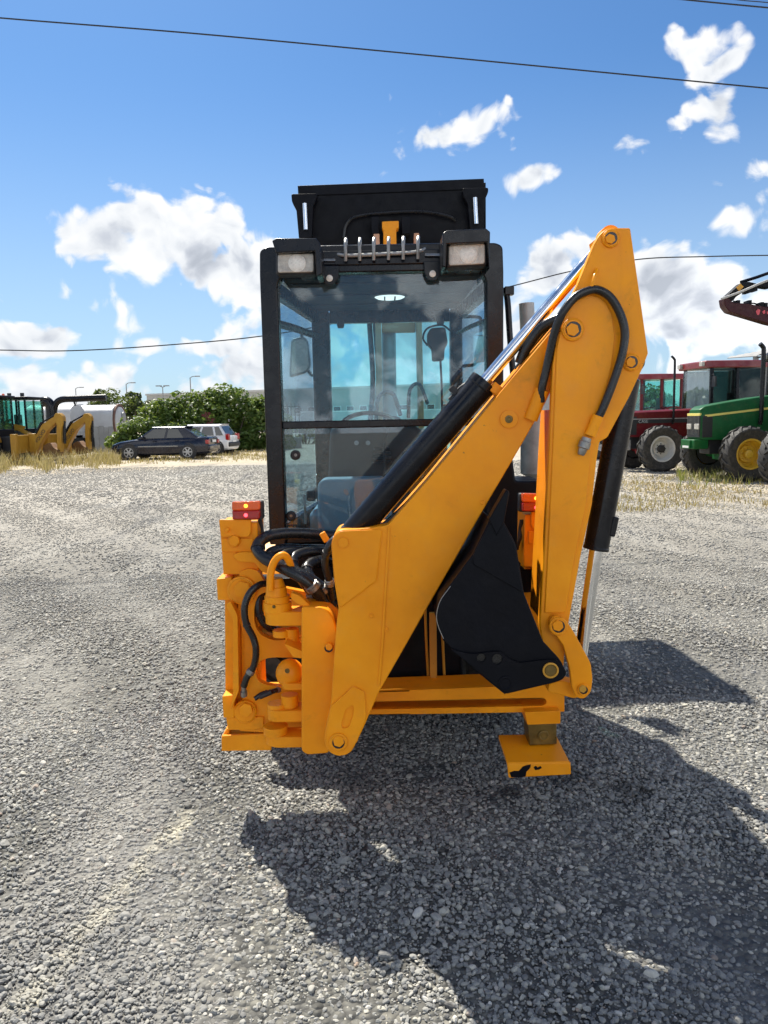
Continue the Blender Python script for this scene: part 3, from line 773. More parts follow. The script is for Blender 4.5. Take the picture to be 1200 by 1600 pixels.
# window rails
obj('sill_rail', MB().bx(xl + PW + .001, xr_ - PW - .001, YR + .01, YR + .07, z_sill - .055, z_sill), K_, cab, .008)
obj('window_bar', MB().prism([(xl + PW + .001, YR + .004, z_bar - .016), (xr_ - PW - .001, YR + .004, z_bar - .016), (xr_ - PW - .001, YR + .004, z_bar + .020), (xl + PW + .001, YR + .004, z_bar + .020)], (0, .035, 0)), K_, cab, .005)
obj('header_rail', MB().bx(xl + .101, xr_ - .101, YR + .006, YR + .09, z_head, z_roof - .05), K_, cab, .006)
# panes
obj('rear_window', MB().bx(xl + PW - .006, xr_ - PW + .006, YR + .045, YR + .050, z_bar + .021, z_head + .004), M['glassrear'], cab)
obj('lower_rear_window', MB().bx(xl + PW - .006, xr_ - PW + .006, YR + .041, YR + .046, z_sill - .002, z_bar - .017), M['glassrear'], cab)
# front frame
fx0, fx1 = P(489, 560, YF).x, P(722, 560, YF).x
z_fs = z_sill - .35
for a, b in ((fx0, fx0 + .115), (fx1 - .08, fx1)):
    post(a, b, YF - .06, YF + .05, z_fs + .301, z_ceil - .02)
post(fx0 + .1155, fx1 - .0805, YF - .02, YF + .04, z_ceil - .10, z_ceil - .021, 'header_rail', .006)
post(fx0 + .1155, fx1 - .0805, YF - .02, YF + .04, z_sill - .02, z_sill + .08, 'cowl', .006)
obj('windscreen', MB().bx(fx0 + .116, fx1 - .081, YF + .008, YF + .013, z_sill + .081, z_ceil - .101), M['glassgreen'], cab)
# side rails and side panes
for s, xa, xb in ((1, xl, fx0), (-1, xr_, fx1)):
    def sx(y, o=0): return xa + (xb - xa) * (y - YR) / (YF - YR) + s * o
    def strip(za, zb, nm, th=.05, mt=K_, ya=YR + .092, yb=YF - .062):
        vs = [(sx(ya, .004), ya, za), (sx(yb, .004), yb, za), (sx(yb, .004), yb, zb), (sx(ya, .004), ya, zb)]
        return obj(nm, MB().prism(vs, (s * th, 0, 0)), mt, cab, .006 if mt is K_ else 0)
    strip(z_ceil - .10, z_ceil - .03, 'side_rail')
    strip(z_sill - .30, z_sill + .02, 'door_panel')
    strip(z_sill + .021, z_ceil - .101, 'side_window', .004, M['glass'])
    obj('grab_bar', MB().tube([(sx(YR + .10, .05), YR + .10, z_ceil - .24), (sx(YR + .5, .06), YR + .5, z_ceil - .22), (sx(YF - .1, .05), YF - .1, z_ceil - .19)], .02 if s > 0 else .012, 10), K_, cab)
# roof and headliner
roofp = [(xl + .02, z_ceil - .0), (xr_ - .02, z_ceil - .0), (xr_ - .02, z_roof - .05), (xr_ - .08, z_roof), (xl + .08, z_roof), (xl + .02, z_roof - .05)]
rf = obj('roof', MB().loft([[(x, YR + .092, z) for x, z in roofp][:2] + [(x, YR + .13, z + .0) for x, z in roofp][2:], [(x * .95 + .0, YF + .08, z) for x, z in roofp]]), K_, cab, .02, 3)
obj('headliner', MB().bx(xl + .09, xr_ - .09, YR + .10, YF - .05, z_ceil - .030, z_ceil - .004), M['liner'], cab, .01)
for k in range(3):
    obj('headliner_rib', MB().bx(xl + .12, xr_ - .12, YR + .22 + k * .36, YR + .24 + k * .36, z_ceil - .038, z_ceil - .0305), M['liner'], cab)
dl = P(609, 469, YR + .62); dz = z_ceil - .031
dome = obj('dome_light', MB().lathe([(.115, 0), (.11, -.012), (.085, -.014)], (dl.x, YR + .62, dz), (0, 0, 1), 28), M['plastic'], cab)
obj('light_cover', MB().lathe([(.084, -.014), (.07, -.022), (.001, -.026)], (dl.x, YR + .62, dz), (0, 0, 1), 28), M['domelit'], dome)
for dx_ in (-.028, .028): obj('divider', MB().box((dl.x + dx_, YR + .62, dz - .025), (.008, .14, .008)), M['plastic'], dome)
# rear roof edge: sloping strips, bar grille with hooks
def roofY(px, py): return P(px, py, YR + .03)
edge = obj('roof_edge', MB().prism([(xl + .115, YR - .005, z_head + .03), (xr_ - .115, YR - .005, z_head + .03), (xr_ - .115, YR + .02, z_roof - .02), (xl + .115, YR + .02, z_roof - .02)], (0, .07, 0)), K_, rf, .008)
for i, x in enumerate((540, 562, 584, 607, 630, 653)):
    y0 = 408 - (x - 540) * .03
    obj('guard_hook', MB().tube([P(x, y0, YR - .012), P(x, y0 - 14, YR - .02), P(x, y0 - 27, YR - .012), P(x + .5, y0 - 34, YR + .02), P(x + .5, y0 - 31, YR + .055), P(x + .5, y0 - 18, YR + .07)], 2.6 * mpp(YR), 8, 5), M['railgrey'], rf)
obj('gutter', MB().tube([P(522, 391, YR + .05), P(536, 399, YR - .0), P(600, 397, YR - .005), P(655, 393, YR - .0), P(668, 383, YR + .05)], 2.8 * mpp(YR), 8, 5), M['railgrey'], rf)
for (a, b) in ((( 502, 392), (524, 412)), ((664, 384), (694, 402))):
    obj('sunlit_strip', MB().prism([P(a[0], a[1] + 16, YR - .01), P(b[0], a[1] + 16, YR - .01), P(b[0], a[1] - 1, YR + .05), P(a[0], a[1] - 1, YR + .05)], (0, .02, .004)), M['railgrey'], rf, .003)  # pale strips paint the sunlit slope of the black roof
for (x, y) in ((515, 437), (676, 430)):
    hb = obj('window_hinge', MB().pp(rounded([(x - 14, y - 22), (x + 15, y - 22), (x + 14, y - 4), (x + 6, y + 8), (x - 6, y + 8), (x - 13, y - 4)], 2), YR - .018, YR - .006), K_, cab, .003)
    obj('hinge_bolt', MB().lathe([(5 * mpp(YR), 0), (5 * mpp(YR), -.006), (3.5 * mpp(YR), -.008)], P(x, y - 2, YR - .0185), (0, 1, 0), 16), M['bright_disc'], hb)
for (x, y) in ((462, 711), (455, 806)):
    kb = obj('window_latch', MB().lathe([(8 * mpp(YR), .0), (8 * mpp(YR), -.012), (5 * mpp(YR), -.02)], P(x, y, YR + .0405), (0, 1, 0), 20), M['plastic'], cab)
    obj('latch_screw', MB().lathe([(2.5 * mpp(YR), 0), (2 * mpp(YR), -.004)], P(x, y, YR + .0203), (0, 1, 0), 10), M['steel'], kb)
obj('latch_bar', MB().bx(P(449, 0, 3.8).x, P(453, 0, 3.8).x, YR + .058, YR + .066, zc(450, 822, YR), zc(450, 775, YR)), M['steel'], cab)
# rear work lamps with hoods
for lamp in (dict(x0=431, x1=493, y0=394, y1=429, hood=[(425, 376), (432, 372), (494, 372), (500, 380), (504, 428), (494, 432), (492, 392), (431, 395)]),
             dict(x0=698, x1=761, y0=380, y1=418, hood=[(692, 364), (698, 360), (760, 357), (766, 362), (765, 420), (761, 378), (698, 381), (697, 418), (691, 416)])):
    YL = YR - .14
    x0, x1, y0, y1 = lamp['x0'], lamp['x1'], lamp['y0'], lamp['y1']
    dy = -1 if x0 < 600 else -3
    wl = obj('work_lamp', MB().pp(rounded([(x0, y0), (x1, y0 + dy), (x1, y1 + dy), (x0, y1)], 4), YL, YL + .09), M['plastic'], T, .006)
    obj('lamp_glass', MB().pp(rounded([(x0 + 3, y0 + 3), (x1 - 3, y0 + 3 + dy), (x1 - 3, y1 - 3 + dy), (x0 + 3, y1 - 3)], 4), YL - .008, YL - .0004), M['lampglass'], wl, .004)
    cx, cy = (x0 + x1) / 2 + 2, (y0 + y1) / 2 + dy / 2
    obj('reflector', MB().lathe([(.040, 0), (.036, -.002), (.010, -.0035)], P(cx, cy, YL - .0085), (0, 1, 0), 20), M['bright_disc'], wl)
    hd = obj('lamp_hood', MB().pp(lamp['hood'], YL - .045, YL + .14), M['black'], wl, .004)
    obj('lamp_bracket', MB().bx(P(x0 + 20, 0, YL).x, P(x1 - 20, 0, YL).x, YL + .0905, YR + .10, zc(x0, y1 - 4, YL), zc(x0, y0 + 12, YL)), M['black'], wl, .004)
# cab interior
seat_c = P(548, 790, 4.25)
st = obj('seat', MB().pp(rounded([(496, 756), (505, 748), (600, 746), (606, 760), (606, 870), (496, 872)], 8), 4.08, 4.22), M['seat'], T, .025, 3)
obj('seat_cushion', MB().box((seat_c.x, 4.46, z_sill - .02), (.46, .46, .13)), M['seat'], st, .03, 3)
obj('seat_base', MB().box((seat_c.x, 4.42, z_sill - .17), (.32, .34, .16)), M['plastic'], st)
obj('armrest', MB().box(P(488, 772, 4.3), (.05, .20, .06)), M['plastic'], st, .012)
bs = obj('front_seat', MB().pp(rounded([(516, 668), (545, 662), (640, 660), (660, 672), (662, 752), (512, 756)], 10), 4.55, 4.64), M['plastic'], T, .03, 3)
for k in range(4):
    obj('bellows_ring', MB().lathe([(.055 - k * .003, 0), (.06 - k * .003, .008), (.055 - k * .003, .016)], P(597, 724 - k * 7, 4.50), (0, 0, 1), 16), M['plastic'], bs)
for x in (557, 575):
    obj('knob', MB().lathe([(.014, 0), (.014, -.014)], P(x, 692, 4.549), (0, 1, 0), 12), M['steel'], bs)
ds = obj('dashboard', MB().bx(P(505, 0, 4.95).x, P(690, 0, 4.95).x, 4.80, 4.985, z_sill - .05, zc(560, 672, 4.85)), M['plastic'], T, .03, 3)
swc = P(576, 664, 4.72)
sw = obj('steering_wheel', MB().tube([swc + Vector((.17 * math.cos(a), .13 * math.sin(a), .085 * math.sin(a) - .01)) for a in [2 * math.pi * k / 24 for k in range(25)]], .014, 8, 0), M['plastic'], T)
obj('steering_column', MB().cyl(swc + Vector((0, 0, -.01)), swc + Vector((0, .12, -.25)), .03, n=12).tube([swc + Vector((-.17, 0, -.01)), swc + Vector((0, 0, -.03)), swc + Vector((.17, 0, -.01))], .011, 6), M['plastic'], sw)
lv = MB().tube([P(602, 745, 4.45), P(600, 700, 4.45), P(606, 668, 4.45)], .008, 8).ball(P(606, 664, 4.45), .02, 12)
obj('control_lever', lv, M['plastic'], T)
# instrument pod on a stalk, seen through the windscreen
pod = obj('instrument_pod', MB().pp(rounded([(668, 520), (674, 512), (696, 511), (700, 536), (695, 545), (694, 563), (676, 564), (675, 545), (668, 538)], 4), 4.78, 4.86), M['plastic'], T, .008)
obj('stalk', MB().tube([P(688, 562, 4.84), P(690, 600, 4.84), P(691, 660, 4.86)], .007, 8), M['plastic'], pod)
obj('cable', MB().tube([P(668, 540, 4.8), P(661, 528, 4.8), P(668, 513, 4.8), P(690, 508, 4.83), P(703, 516, 4.9)], .006, 8), M['plastic'], pod)
for (x, y) in ((532, 508), (688, 504)):
    obj('wiper_motor', MB().lathe([(.02, 0), (.024, -.03), (.018, -.05)], P(x, y - 8, 4.95), (0, 0, 1), 12), M['plastic'], T)
# mirrors
ml = obj('side_mirror', MB().pp(rounded([(455, 530), (474, 525), (481, 532), (486, 572), (478, 583), (452, 590)], 5), 5.15, 5.19), M['greypipe'], T, .006)
obj('mirror_glass', MB().prism([P(x, y, 5.075 + (y - 529) / 57 * .065) for x, y in rounded([(457, 534), (473, 529), (479, 535), (483, 571), (477, 580), (455, 586)], 4)], (0, .006, 0)), M['mirror'], ml)
obj('mirror_arm', MB().tube([P(500, 516, 5.12), P(482, 518, 5.14), P(472, 522, 5.16), P(475, 560, 5.20), P(486, 585, 5.19), P(500, 583, 5.12)], .011, 8), M['plastic'], ml)
mr = obj('side_mirror', MB().pp(rounded([(752, 507), (764, 502), (770, 504), (770, 562), (742, 568), (741, 555)], 4), 5.15, 5.19), M['greypipe'], T, .006)
obj('mirror_glass', MB().prism([P(x, y, 5.075 + (y - 505) / 60 * .065) for x, y in rounded([(754, 510), (763, 505), (767, 507), (767, 560), (745, 565), (744, 556)], 3)], (0, .006, 0)), M['mirror'], mr)
obj('mirror_arm', MB().tube([P(722, 495, 5.1), P(742, 495, 5.14), P(751, 500, 5.16), P(750, 530, 5.2), P(744, 566, 5.2), P(724, 572, 5.1)], .011, 8), M['plastic'], mr)
obj('grab_handle', MB().tube([P(788, 450, 3.86), P(793, 470, 3.86), P(797, 530, 3.86), P(803, 600, 3.86), P(806, 640, 3.88)], .016, 8).box(P(795, 455, 3.86), (.045, .05, .04)).box(P(808, 598, 3.9), (.10, .06, .05)), K_, T, .003)
# exhaust stack beside the cab
ex = obj('exhaust_stack', MB().lathe([(.040, 0), (.040, .42), (.036, .42), (.036, .30), (.001, .30)], P(828, 600, 4.15), P(822, 462, 4.15) - P(828, 600, 4.15), 20), M['greypipe'], T)
obj('muffler', MB().lathe([(.03, 0), (.085, .03), (.085, .46), (.04, .52)], P(838, 748, 4.15), (0, 0, 1), 22), M['greypipe'], ex)
# ---- chassis, tank, fenders
obj('chassis', MB().bx(-.30, .34, 3.30, 6.3, .42, .80).bx(-.12, .16, 3.3, 6.1, .30, .42), M['blackmatt'], T, .02)
obj('rear_panel', MB().bx(P(452, 0, 3.5).x, P(800, 0, 3.5).x, 3.55, 3.70, .62, z_sill - .075), M['blackmatt'], T, .02)
obj('oil_tank', MB().pp(rounded([(700, 832), (762, 830), (764, 706), (800, 706), (806, 752), (852, 752), (852, 965), (700, 965)], 5), 3.40, 3.72), M['blackmatt'], T, .015)
for s in (-1, 1):
    cx = .02 + s * .56
    pts = []
    for k in range(13):
        a = math.pi * (k / 12)
        pts.append((4.15 + .53 * math.cos(a), .47 + .53 * math.sin(a)))
    inner = [(4.15 + .50 * math.cos(math.pi * k / 12), .47 + .50 * math.sin(math.pi * k / 12)) for k in range(13)][::-1]
    obj('fender', MB().prism([(cx - .17, y, z) for y, z in pts + inner], (.34, 0, 0)), Y_ if s < 0 else K_, T, .004)
def tractor_tyre(r, w_, rim, lug, nl=18):
    m_ = MB()
    m_.lathe([(rim, -w_ * .36), (rim + (r - rim) * .25, -w_ * .46), (rim + (r - rim) * .7, -w_ * .5), (r - lug * 1.3, -w_ * .44), (r - lug, -w_ * .3), (r - lug * .8, 0), (r - lug, w_ * .3), (r - lug * 1.3, w_ * .44), (rim + (r - rim) * .7, w_ * .5), (rim + (r - rim) * .25, w_ * .46), (rim, w_ * .36)], (0, 0, 0), (0, 1, 0), 40, cap=False)
    for k in range(nl):
        for s in (-1, 1):
            a0 = 2 * math.pi * (k + (.5 if s > 0 else 0)) / nl
            st_ = []
            for t in range(4):
                y = s * w_ * (.0 + .49 * t / 3); a = a0 - (.30 * t / 3) * .9
                rr_ = r - (0 if t < 3 else lug * 1.0) - .1 * lug * t
                hw = .055 + .02 * t / 3
                ring_ = []
                for (dr, da) in ((-lug * 1.5, -hw * 1.35), (0, -hw), (0, hw), (-lug * 1.5, hw * 1.35)):
                    q = rr_ + dr
                    ring_.append((q * math.cos(a + da * .5 / r), y, q * math.sin(a + da * .5 / r)))
                st_.append(ring_)
            m_.loft(st_)
    return m_
def rim_mesh(rim, w_, depth=.12):
    return MB().lathe([(rim + .012, w_ * .37), (rim, w_ * .40), (rim - .03, w_ * .37), (rim - .045, w_ * .1), (rim * .80, -w_ * .14), (rim * .62, -w_ * .12), (rim * .55, -w_ * .02), (rim * .46, .0), (rim * .30, 0), (rim * .28, w_ * .12), (.001, w_ * .12)], (0, 0, 0), (0, 1, 0), 32, cap=False)
def wheel(par, loc, r, w_, rimr, mt, side, lug=.035, nl=18, name='wheel', holes=0, hubm=None):
    o = obj(name, MB().lathe([(.10, -w_ * .35), (rimr * .9, -w_ * .34), (rimr * .9, -w_ * .22), (.10, -w_ * .2)], (0, 0, 0), (0, 1, 0), 24), M['plastic'], par)
    if par.get('abs'): o.location = Vector(loc) - Vector(par['abs'])
    else: o.location = loc
    if side < 0: o.rotation_euler = (0, 0, math.pi)
    obj('tyre', tractor_tyre(r, w_, rimr, lug, nl), M['tyre'], o)
    obj('rim', rim_mesh(rimr, w_), mt, o)
    if hubm:
        obj('hub', MB().lathe([(rimr * .3, w_ * .0), (rimr * .3, w_ * .2), (rimr * .2, w_ * .26), (.001, w_ * .26)], (0, 0, 0), (0, 1, 0), 20), hubm, o)
        bmx = MB()
        for k in range(8):
            a = k * math.pi / 4
            bmx.lathe([(.014, 0), (.014, .03)], (rimr * .39 * math.cos(a), w_ * .0, rimr * .39 * math.sin(a)), (0, 1, 0), 6)
        obj('wheel_nuts', bmx, hubm, o)
    return o
for s in (-1, 1):
    o = wheel(T, (.02 + s * .54, 4.15, .47), .47, .32, .25, Y_, 1); o.rotation_euler = (0, 0, -s * math.pi / 2)
    o = wheel(T, (.05 + s * .52, 5.85, .40), .40, .28, .22, Y_, 1); o.rotation_euler = (0, 0, -s * math.pi / 2)
obj('rear_axle', MB().cyl((-.5, 4.15, .47), (.54, 4.15, .47), .11, n=18), M['blackmatt'], T)
obj('front_axle', MB().cyl((-.45, 5.85, .40), (.55, 5.85, .40), .08, n=18), M['blackmatt'], T)
hood = rounded([(5.08, .75), (6.25, .75), (6.30, .95), (6.22, 1.12), (5.08, 1.20)], .05)
obj('bonnet', MB().prism([(-.30, y, z) for y, z in hood], (.70, 0, 0)), Y_, T, .02)
# ---- front loader, raised high in front of the cab
cxl = .075
for (x0, x1) in ((P(576, 0, 6).x, P(586, 0, 6).x), (P(643, 0, 6).x, P(652, 0, 6).x)):
    arm = [(5.62, .85), (5.80, .85), (5.98, 1.6), (6.12, 2.4), (6.28, 2.95), (6.16, 3.02), (5.95, 2.42), (5.80, 1.6)]
    obj('loader_arm', MB().prism([(x0, y, z) for y, z in arm], (x1 - x0, 0, 0)), M['tan_paint'], T, .006)
obj('loader_crossbar', MB().bx(P(587, 0, 6).x, P(642, 0, 6).x, 6.0, 6.08, zc(610, 520, 6.04), zc(610, 503, 6.04)), M['tan_paint'], T, .006)
tc_ = obj('tilt_cylinder', MB().cyl((cxl - .02, 5.9, 1.15), (cxl - .01, 6.18, 2.5), .055, n=20), M['greypipe'], T)
obj('rod', MB().cyl((cxl - .01, 6.18, 2.5), (cxl, 6.27, 3.0), .03, n=16), M['chrome'], tc_)
obj('cylinder_collar', MB().cyl((cxl - .02, 5.96, 1.42), (cxl - .018, 6.0, 1.60), .085, n=20).cyl((cxl - .02, 5.9, 1.15), (cxl - .02, 5.94, 1.35), .09, n=20), M['plastic'], tc_)
lh = MB()
for dx, r_ in ((-.16, .02), (-.12, .017)):
    lh.tube([(cxl + dx, 5.72, 1.2), (cxl + dx - .01, 5.8, 1.5), (cxl + dx + .02, 5.92, 1.9), (cxl + dx, 6.02, 2.4), (cxl + dx + .02, 6.1, 2.6)], r_, 8)
lh.tube([(cxl - .12, 5.75, 1.3), (cxl - .11, 5.68, 1.72), (cxl, 5.66, 1.78), (cxl + .06, 5.7, 1.62)], .016, 8)
lh.tube([(cxl + .12, 5.75, 1.6), (cxl + .13, 5.68, 1.80), (cxl + .2, 5.66, 1.84), (cxl + .26, 5.7, 1.70)], .014, 8)
obj('loader_hoses', lh, M['rubberhose'], T)
# loader bucket: back sheet, side plates, floor and lip
YB = 6.35
bz0, bz1 = zc(610, 388, YB), zc(610, 284, YB)
bxl, bxr = P(467, 0, YB).x + .01, P(755, 0, YB).x
pf = [(YB, bz0 + .10), (YB + .02, bz0 + .02), (YB + .12, bz0 - .06), (YB + .75, bz0 + .05), (YB + .95, bz0 + .15), (YB + .85, bz0 + .30), (YB + .12, bz1 + .0), (YB, bz1 - .02)]
lb = obj('loader_bucket', MB().prism([(bxl, y, z) for y, z in [(YB, bz0 + .10), (YB + .02, bz0 + .02), (YB + .12, bz0 - .06), (YB + .95, bz0 + .12), (YB + .95, bz0 + .135), (YB + .125, bz0 - .04), (YB + .04, bz0 + .03), (YB + .02, bz0 + .10), (YB + .02, bz1 - .02), (YB, bz1 - .02)]], (bxr - bxl, 0, 0)), M['blackmatt'], T, .004)
for x in (bxl - .016, bxr + .0005):
    obj('side_plate', MB().prism([(x, y, z) for y, z in pf], (.0155, 0, 0)), M['blackmatt'], lb, .003)
obj('top_lip', MB().pp([(465, 290), (756, 279), (757, 295), (466, 306)], YB - .012, YB - .0005), M['blackmatt'], lb, .003)
obj('top_sheet', MB().prism([(bxl, y, z) for y, z in [(YB + .021, bz1 - .02), (YB + .021, bz1 - .035), (YB + .35, bz1 + .06), (YB + .35, bz1 + .075)]], (bxr - bxl, 0, 0)), M['blackmatt'], lb)
for x0, x1, y in ((455, 495, 303), (723, 763, 294)):
    obj('mounting_ear', MB().pp(rounded([(x0, y), (x1, y - 1), (x1, y + 6), (x1 - 6, y + 20), (x1 - 8, y + 68), (x0 + 12, y + 70), (x0 + 8, y + 25), (x0 + 1, y + 12)], 3), YB - .10, YB - .012), M['blackmatt'], lb, .004)
    xc_ = 477 if x0 < 600 else 743
    obj('ear_rod', MB().cyl(P(xc_ - 1, y + 15, YB - .12), P(xc_ + 1, y + 56, YB - .12), .018, n=14), M['chrome'], lb)
for x0, x1 in ((580, 592), (627, 641)):
    obj('tilt_bracket', MB().pp(rounded([(x0, 339), (x1, 338), (x1, 365), (x0 + 1, 366)], 2), YB - .14, YB - .012), M['blackmatt'], lb, .003)
obj('cylinder_head', MB().pp(rounded([(597, 346), (623, 345), (623, 356), (619, 358), (620, 412), (599, 413), (599, 358), (597, 357)], 1.5), YB - .20, YB - .09), M['yellow'], T, .006)
obj('hose_run', MB().tube([P(537, 372, YB - .05), P(541, 352, YB - .05), P(556, 339, YB - .05), P(600, 333, YB - .04), P(660, 331, YB - .04), P(700, 338, YB - .05), P(712, 345, YB - .03)], .012, 8), M['rubberhose'], lb)
# ------------------------------------------------------------------ ground
LA, LB = G(296, 1262), G(20, 1600)
def lime_line(t, pos, c):
    # a faint old lime line on the stones
    d = (LB - LA); L = d.length; d = d / L
    q = t.vmath('SUBTRACT', pos, tuple(LA))
    across = t.math('ABSOLUTE', t.vmath('DOT_PRODUCT', q, (-d.y, d.x, 0)))
    along = t.vmath('DOT_PRODUCT', q, (d.x, d.y, 0))
    f = t.math('MULTIPLY', t.mapr(across, .02, .075, 1, 0, smooth=True), t.mapr(along, -.05, .1))
    f = t.math('MULTIPLY', f, t.mapr(t.noise(pos, 9, 6, .7), .42, .62, 0, .8))
    c = t.mix(f, c, (.62, .58, .44))
    # paler, warmer gravel towards the far yard
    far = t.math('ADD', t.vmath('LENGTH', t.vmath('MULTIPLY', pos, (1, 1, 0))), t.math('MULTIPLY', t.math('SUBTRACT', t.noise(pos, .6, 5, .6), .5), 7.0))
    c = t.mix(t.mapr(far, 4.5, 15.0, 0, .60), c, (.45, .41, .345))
    # oil spots and drips
    wob = t.math('MULTIPLY', t.math('SUBTRACT', t.noise(pos, 14, 4, .6), .5), .10)
    for (px, py, r_, st) in ((795, 1238, .06, .8), (690, 1332, .025, .8), (985, 1245, .10, .55), (880, 1215, .12, .5), (560, 1215, .14, .4), (840, 905, .10, .5), (140, 1020, .03, .7), (325, 1015, .03, .7)):
        dd = t.math('ADD', t.vmath('LENGTH', t.vmath('SUBTRACT', pos, tuple(G(px, py)))), wob)
        c = t.mix(t.mapr(dd, r_ * .55, r_ * 1.2, st, 0, smooth=True), c, (.035, .034, .033))
    # compacted wheel tracks running past the machine
    sv = t.vmath('MULTIPLY', pos, (.75, .14, 0))
    tr = t.mapr(t.noise(sv, 1.0, 4, .6, .5), .54, .66, 0, .38)
    c = t.mix(tr, c, (.47, .45, .40))
    tr2 = t.mapr(t.noise(t.vmath('ADD', sv, (7.3, 2.2, 0)), 1.3, 5, .6, .5), .54, .66, 0, .45)
    return t.mix(tr2, c, (.14, .142, .145))
def ground_mat():
    m = bpy.data.materials.new('gravel_ground'); m.use_nodes = True
    t = NT(m.node_tree); b = t.n['Principled BSDF']
    pos = t.new('ShaderNodeNewGeometry').outputs['Position']
    big = t.noise(pos, .35, 5, .6); mid = t.noise(pos, 1.6, 6, .65)
    v1 = t.new('ShaderNodeTexVoronoi'); t.l.new(pos, v1.inputs['Vector']); v1.inputs['Scale'].default_value = 42
    v2 = t.new('ShaderNodeTexVoronoi'); t.l.new(pos, v2.inputs['Vector']); v2.inputs['Scale'].default_value = 17
    sepc = t.new('ShaderNodeSeparateColor'); t.l.new(v1.outputs['Color'], sepc.inputs[0])
    sepd = t.new('ShaderNodeSeparateColor'); t.l.new(v2.outputs['Color'], sepd.inputs[0])
    rnd = t.math('ADD', t.math('MULTIPLY', sepc.outputs[0], .6), t.math('MULTIPLY', sepd.outputs[0], .4))
    stone = t.ramp(rnd, [(0, (.14, .14, .135)), (.35, (.235, .233, .218)), (.6, (.315, .31, .285)), (.85, (.40, .39, .345)), (1, (.50, .48, .42))])
    stone = t.mix(t.mapr(v1.outputs['Distance'], .45, .95, 0, .55), stone, (.12, .115, .11))
    dirt = t.mix(t.mapr(mid, .52, .72, 0, .75), stone, (.46, .435, .39))
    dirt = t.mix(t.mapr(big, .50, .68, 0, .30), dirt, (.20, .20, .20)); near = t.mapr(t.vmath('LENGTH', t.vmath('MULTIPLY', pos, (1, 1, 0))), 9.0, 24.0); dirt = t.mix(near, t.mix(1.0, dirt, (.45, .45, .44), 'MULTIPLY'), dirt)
    # warm dusty field and dry grass soil farther off
    sp = t.new('ShaderNodeSeparateXYZ'); t.l.new(pos, sp.inputs[0])
    wob = t.math('MULTIPLY', t.math('SUBTRACT', t.noise(pos, .25, 5, .6), .5), 6.0)
    yl = t.math('ADD', sp.outputs[1], wob)
    edge = t.math('MULTIPLY_ADD', sp.outputs[0], .5, 30.5)                      # left: dry grass edge
    leftm = t.mapr(t.math('SUBTRACT', yl, edge), -.8, 1.2)
    rightm = t.math('MULTIPLY', t.mapr(yl, 12.0, 16.0), t.mapr(sp.outputs[0], 4.0, 6.0))
    rightm = t.math('MULTIPLY', rightm, .8)
    gm = t.math('MAXIMUM', leftm, rightm)
    straw = t.mix(t.mapr(t.noise(pos, 2.2, 8, .7), .35, .65), (.36, .26, .125), (.50, .40, .235))
    straw = t.mix(t.mapr(t.noise(pos, .8, 5, .6), .55, .7, 0, .5), straw, (.22, .21, .07))
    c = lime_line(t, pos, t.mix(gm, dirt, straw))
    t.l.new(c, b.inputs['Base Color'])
    b.inputs['Roughness'].default_value = .9; b.inputs['Specular IOR Level'].default_value = .25
    h = t.math('ADD', t.math('MULTIPLY', t.math('SUBTRACT', 1.0, v1.outputs['Distance']), .6), t.math('MULTIPLY', t.math('SUBTRACT', 1.0, v2.outputs['Distance']), .6))
    h = t.math('ADD', h, t.math('MULTIPLY', mid, .8))
    t.l.new(t.bump(h, .9, .035), b.inputs['Normal'])
    return m
def smooth_bumps(x, y):
    return .020 * np.sin(x * 2.1 + 1.3 * np.sin(y * 1.3)) * np.cos(y * 1.7 + .6) + .010 * np.sin(x * 4.3 + y * 3.1)
def grid_patch(x0, x1, y0, y1, nx, ny, zoff=0.0, fade=True):
    xs = np.linspace(x0, x1, nx); ys = np.linspace(y0, y1, ny)
    X, Yg = np.meshgrid(xs, ys)
    return X, Yg
gm_ = MB()
xs = list(np.concatenate([[-600, -200, -80, -40, -20], np.linspace(-12, 12, 81), [20, 40, 80, 200, 600]]))
ys = list(np.concatenate([[-80, -20, -6], np.linspace(-1, 24, 84), [28, 34, 42, 60, 90, 160, 400, 1500]]))
vv = []
for y in ys:
    for x in xs:
        inb = (-12 <= x <= 12 and -1 <= y <= 24)
        vv.append((x, y, float(smooth_bumps(x, y)) * (1 if inb else 0) * (1 if not inb else max(0, min(1, (12 - abs(x)) / 2, (24 - y) / 4)))))
nx = len(xs)
ff = [(j * nx + i, j * nx + i + 1, (j + 1) * nx + i + 1, (j + 1) * nx + i) for j in range(len(ys) - 1) for i in range(nx - 1)]
gm_.add(vv, ff)
ground = kind(obj('ground', gm_, ground_mat(), sharp=80), 'structure')

# loose stones: real geometry, one object
def stone_mat():
    m = bpy.data.materials.new('gravel_stone'); m.use_nodes = True
    t = NT(m.node_tree); b = t.n['Principled BSDF']
    oi = t.new('ShaderNodeObjectInfo')
    c = t.ramp(oi.outputs['Random'], [(0, (.05, .05, .052)), (.07, (.13, .132, .132)), (.28, (.185, .186, .178)), (.55, (.245, .245, .228)), (.80, (.315, .31, .28)), (.93, (.42, .40, .33)), (.975, (.56, .54, .49)), (1, (.31, .23, .17))])
    ov = t.new('ShaderNodeTexCoord').outputs['Object']
    pos = t.new('ShaderNodeNewGeometry').outputs['Position']
    c = t.mix(t.mapr(t.noise(ov, 3, 4, .6), .35, .7, 0, .3), c, (.36, .345, .31))
    c = t.mix(t.mapr(t.noise(pos, 1.3, 5, .6), .5, .68, 0, .40), c, (.38, .37, .33)); c = lime_line(t, pos, c)
    t.l.new(c, b.inputs['Base Color']); b.inputs['Roughness'].default_value = .82; b.inputs['Specular IOR Level'].default_value = .3
    return m
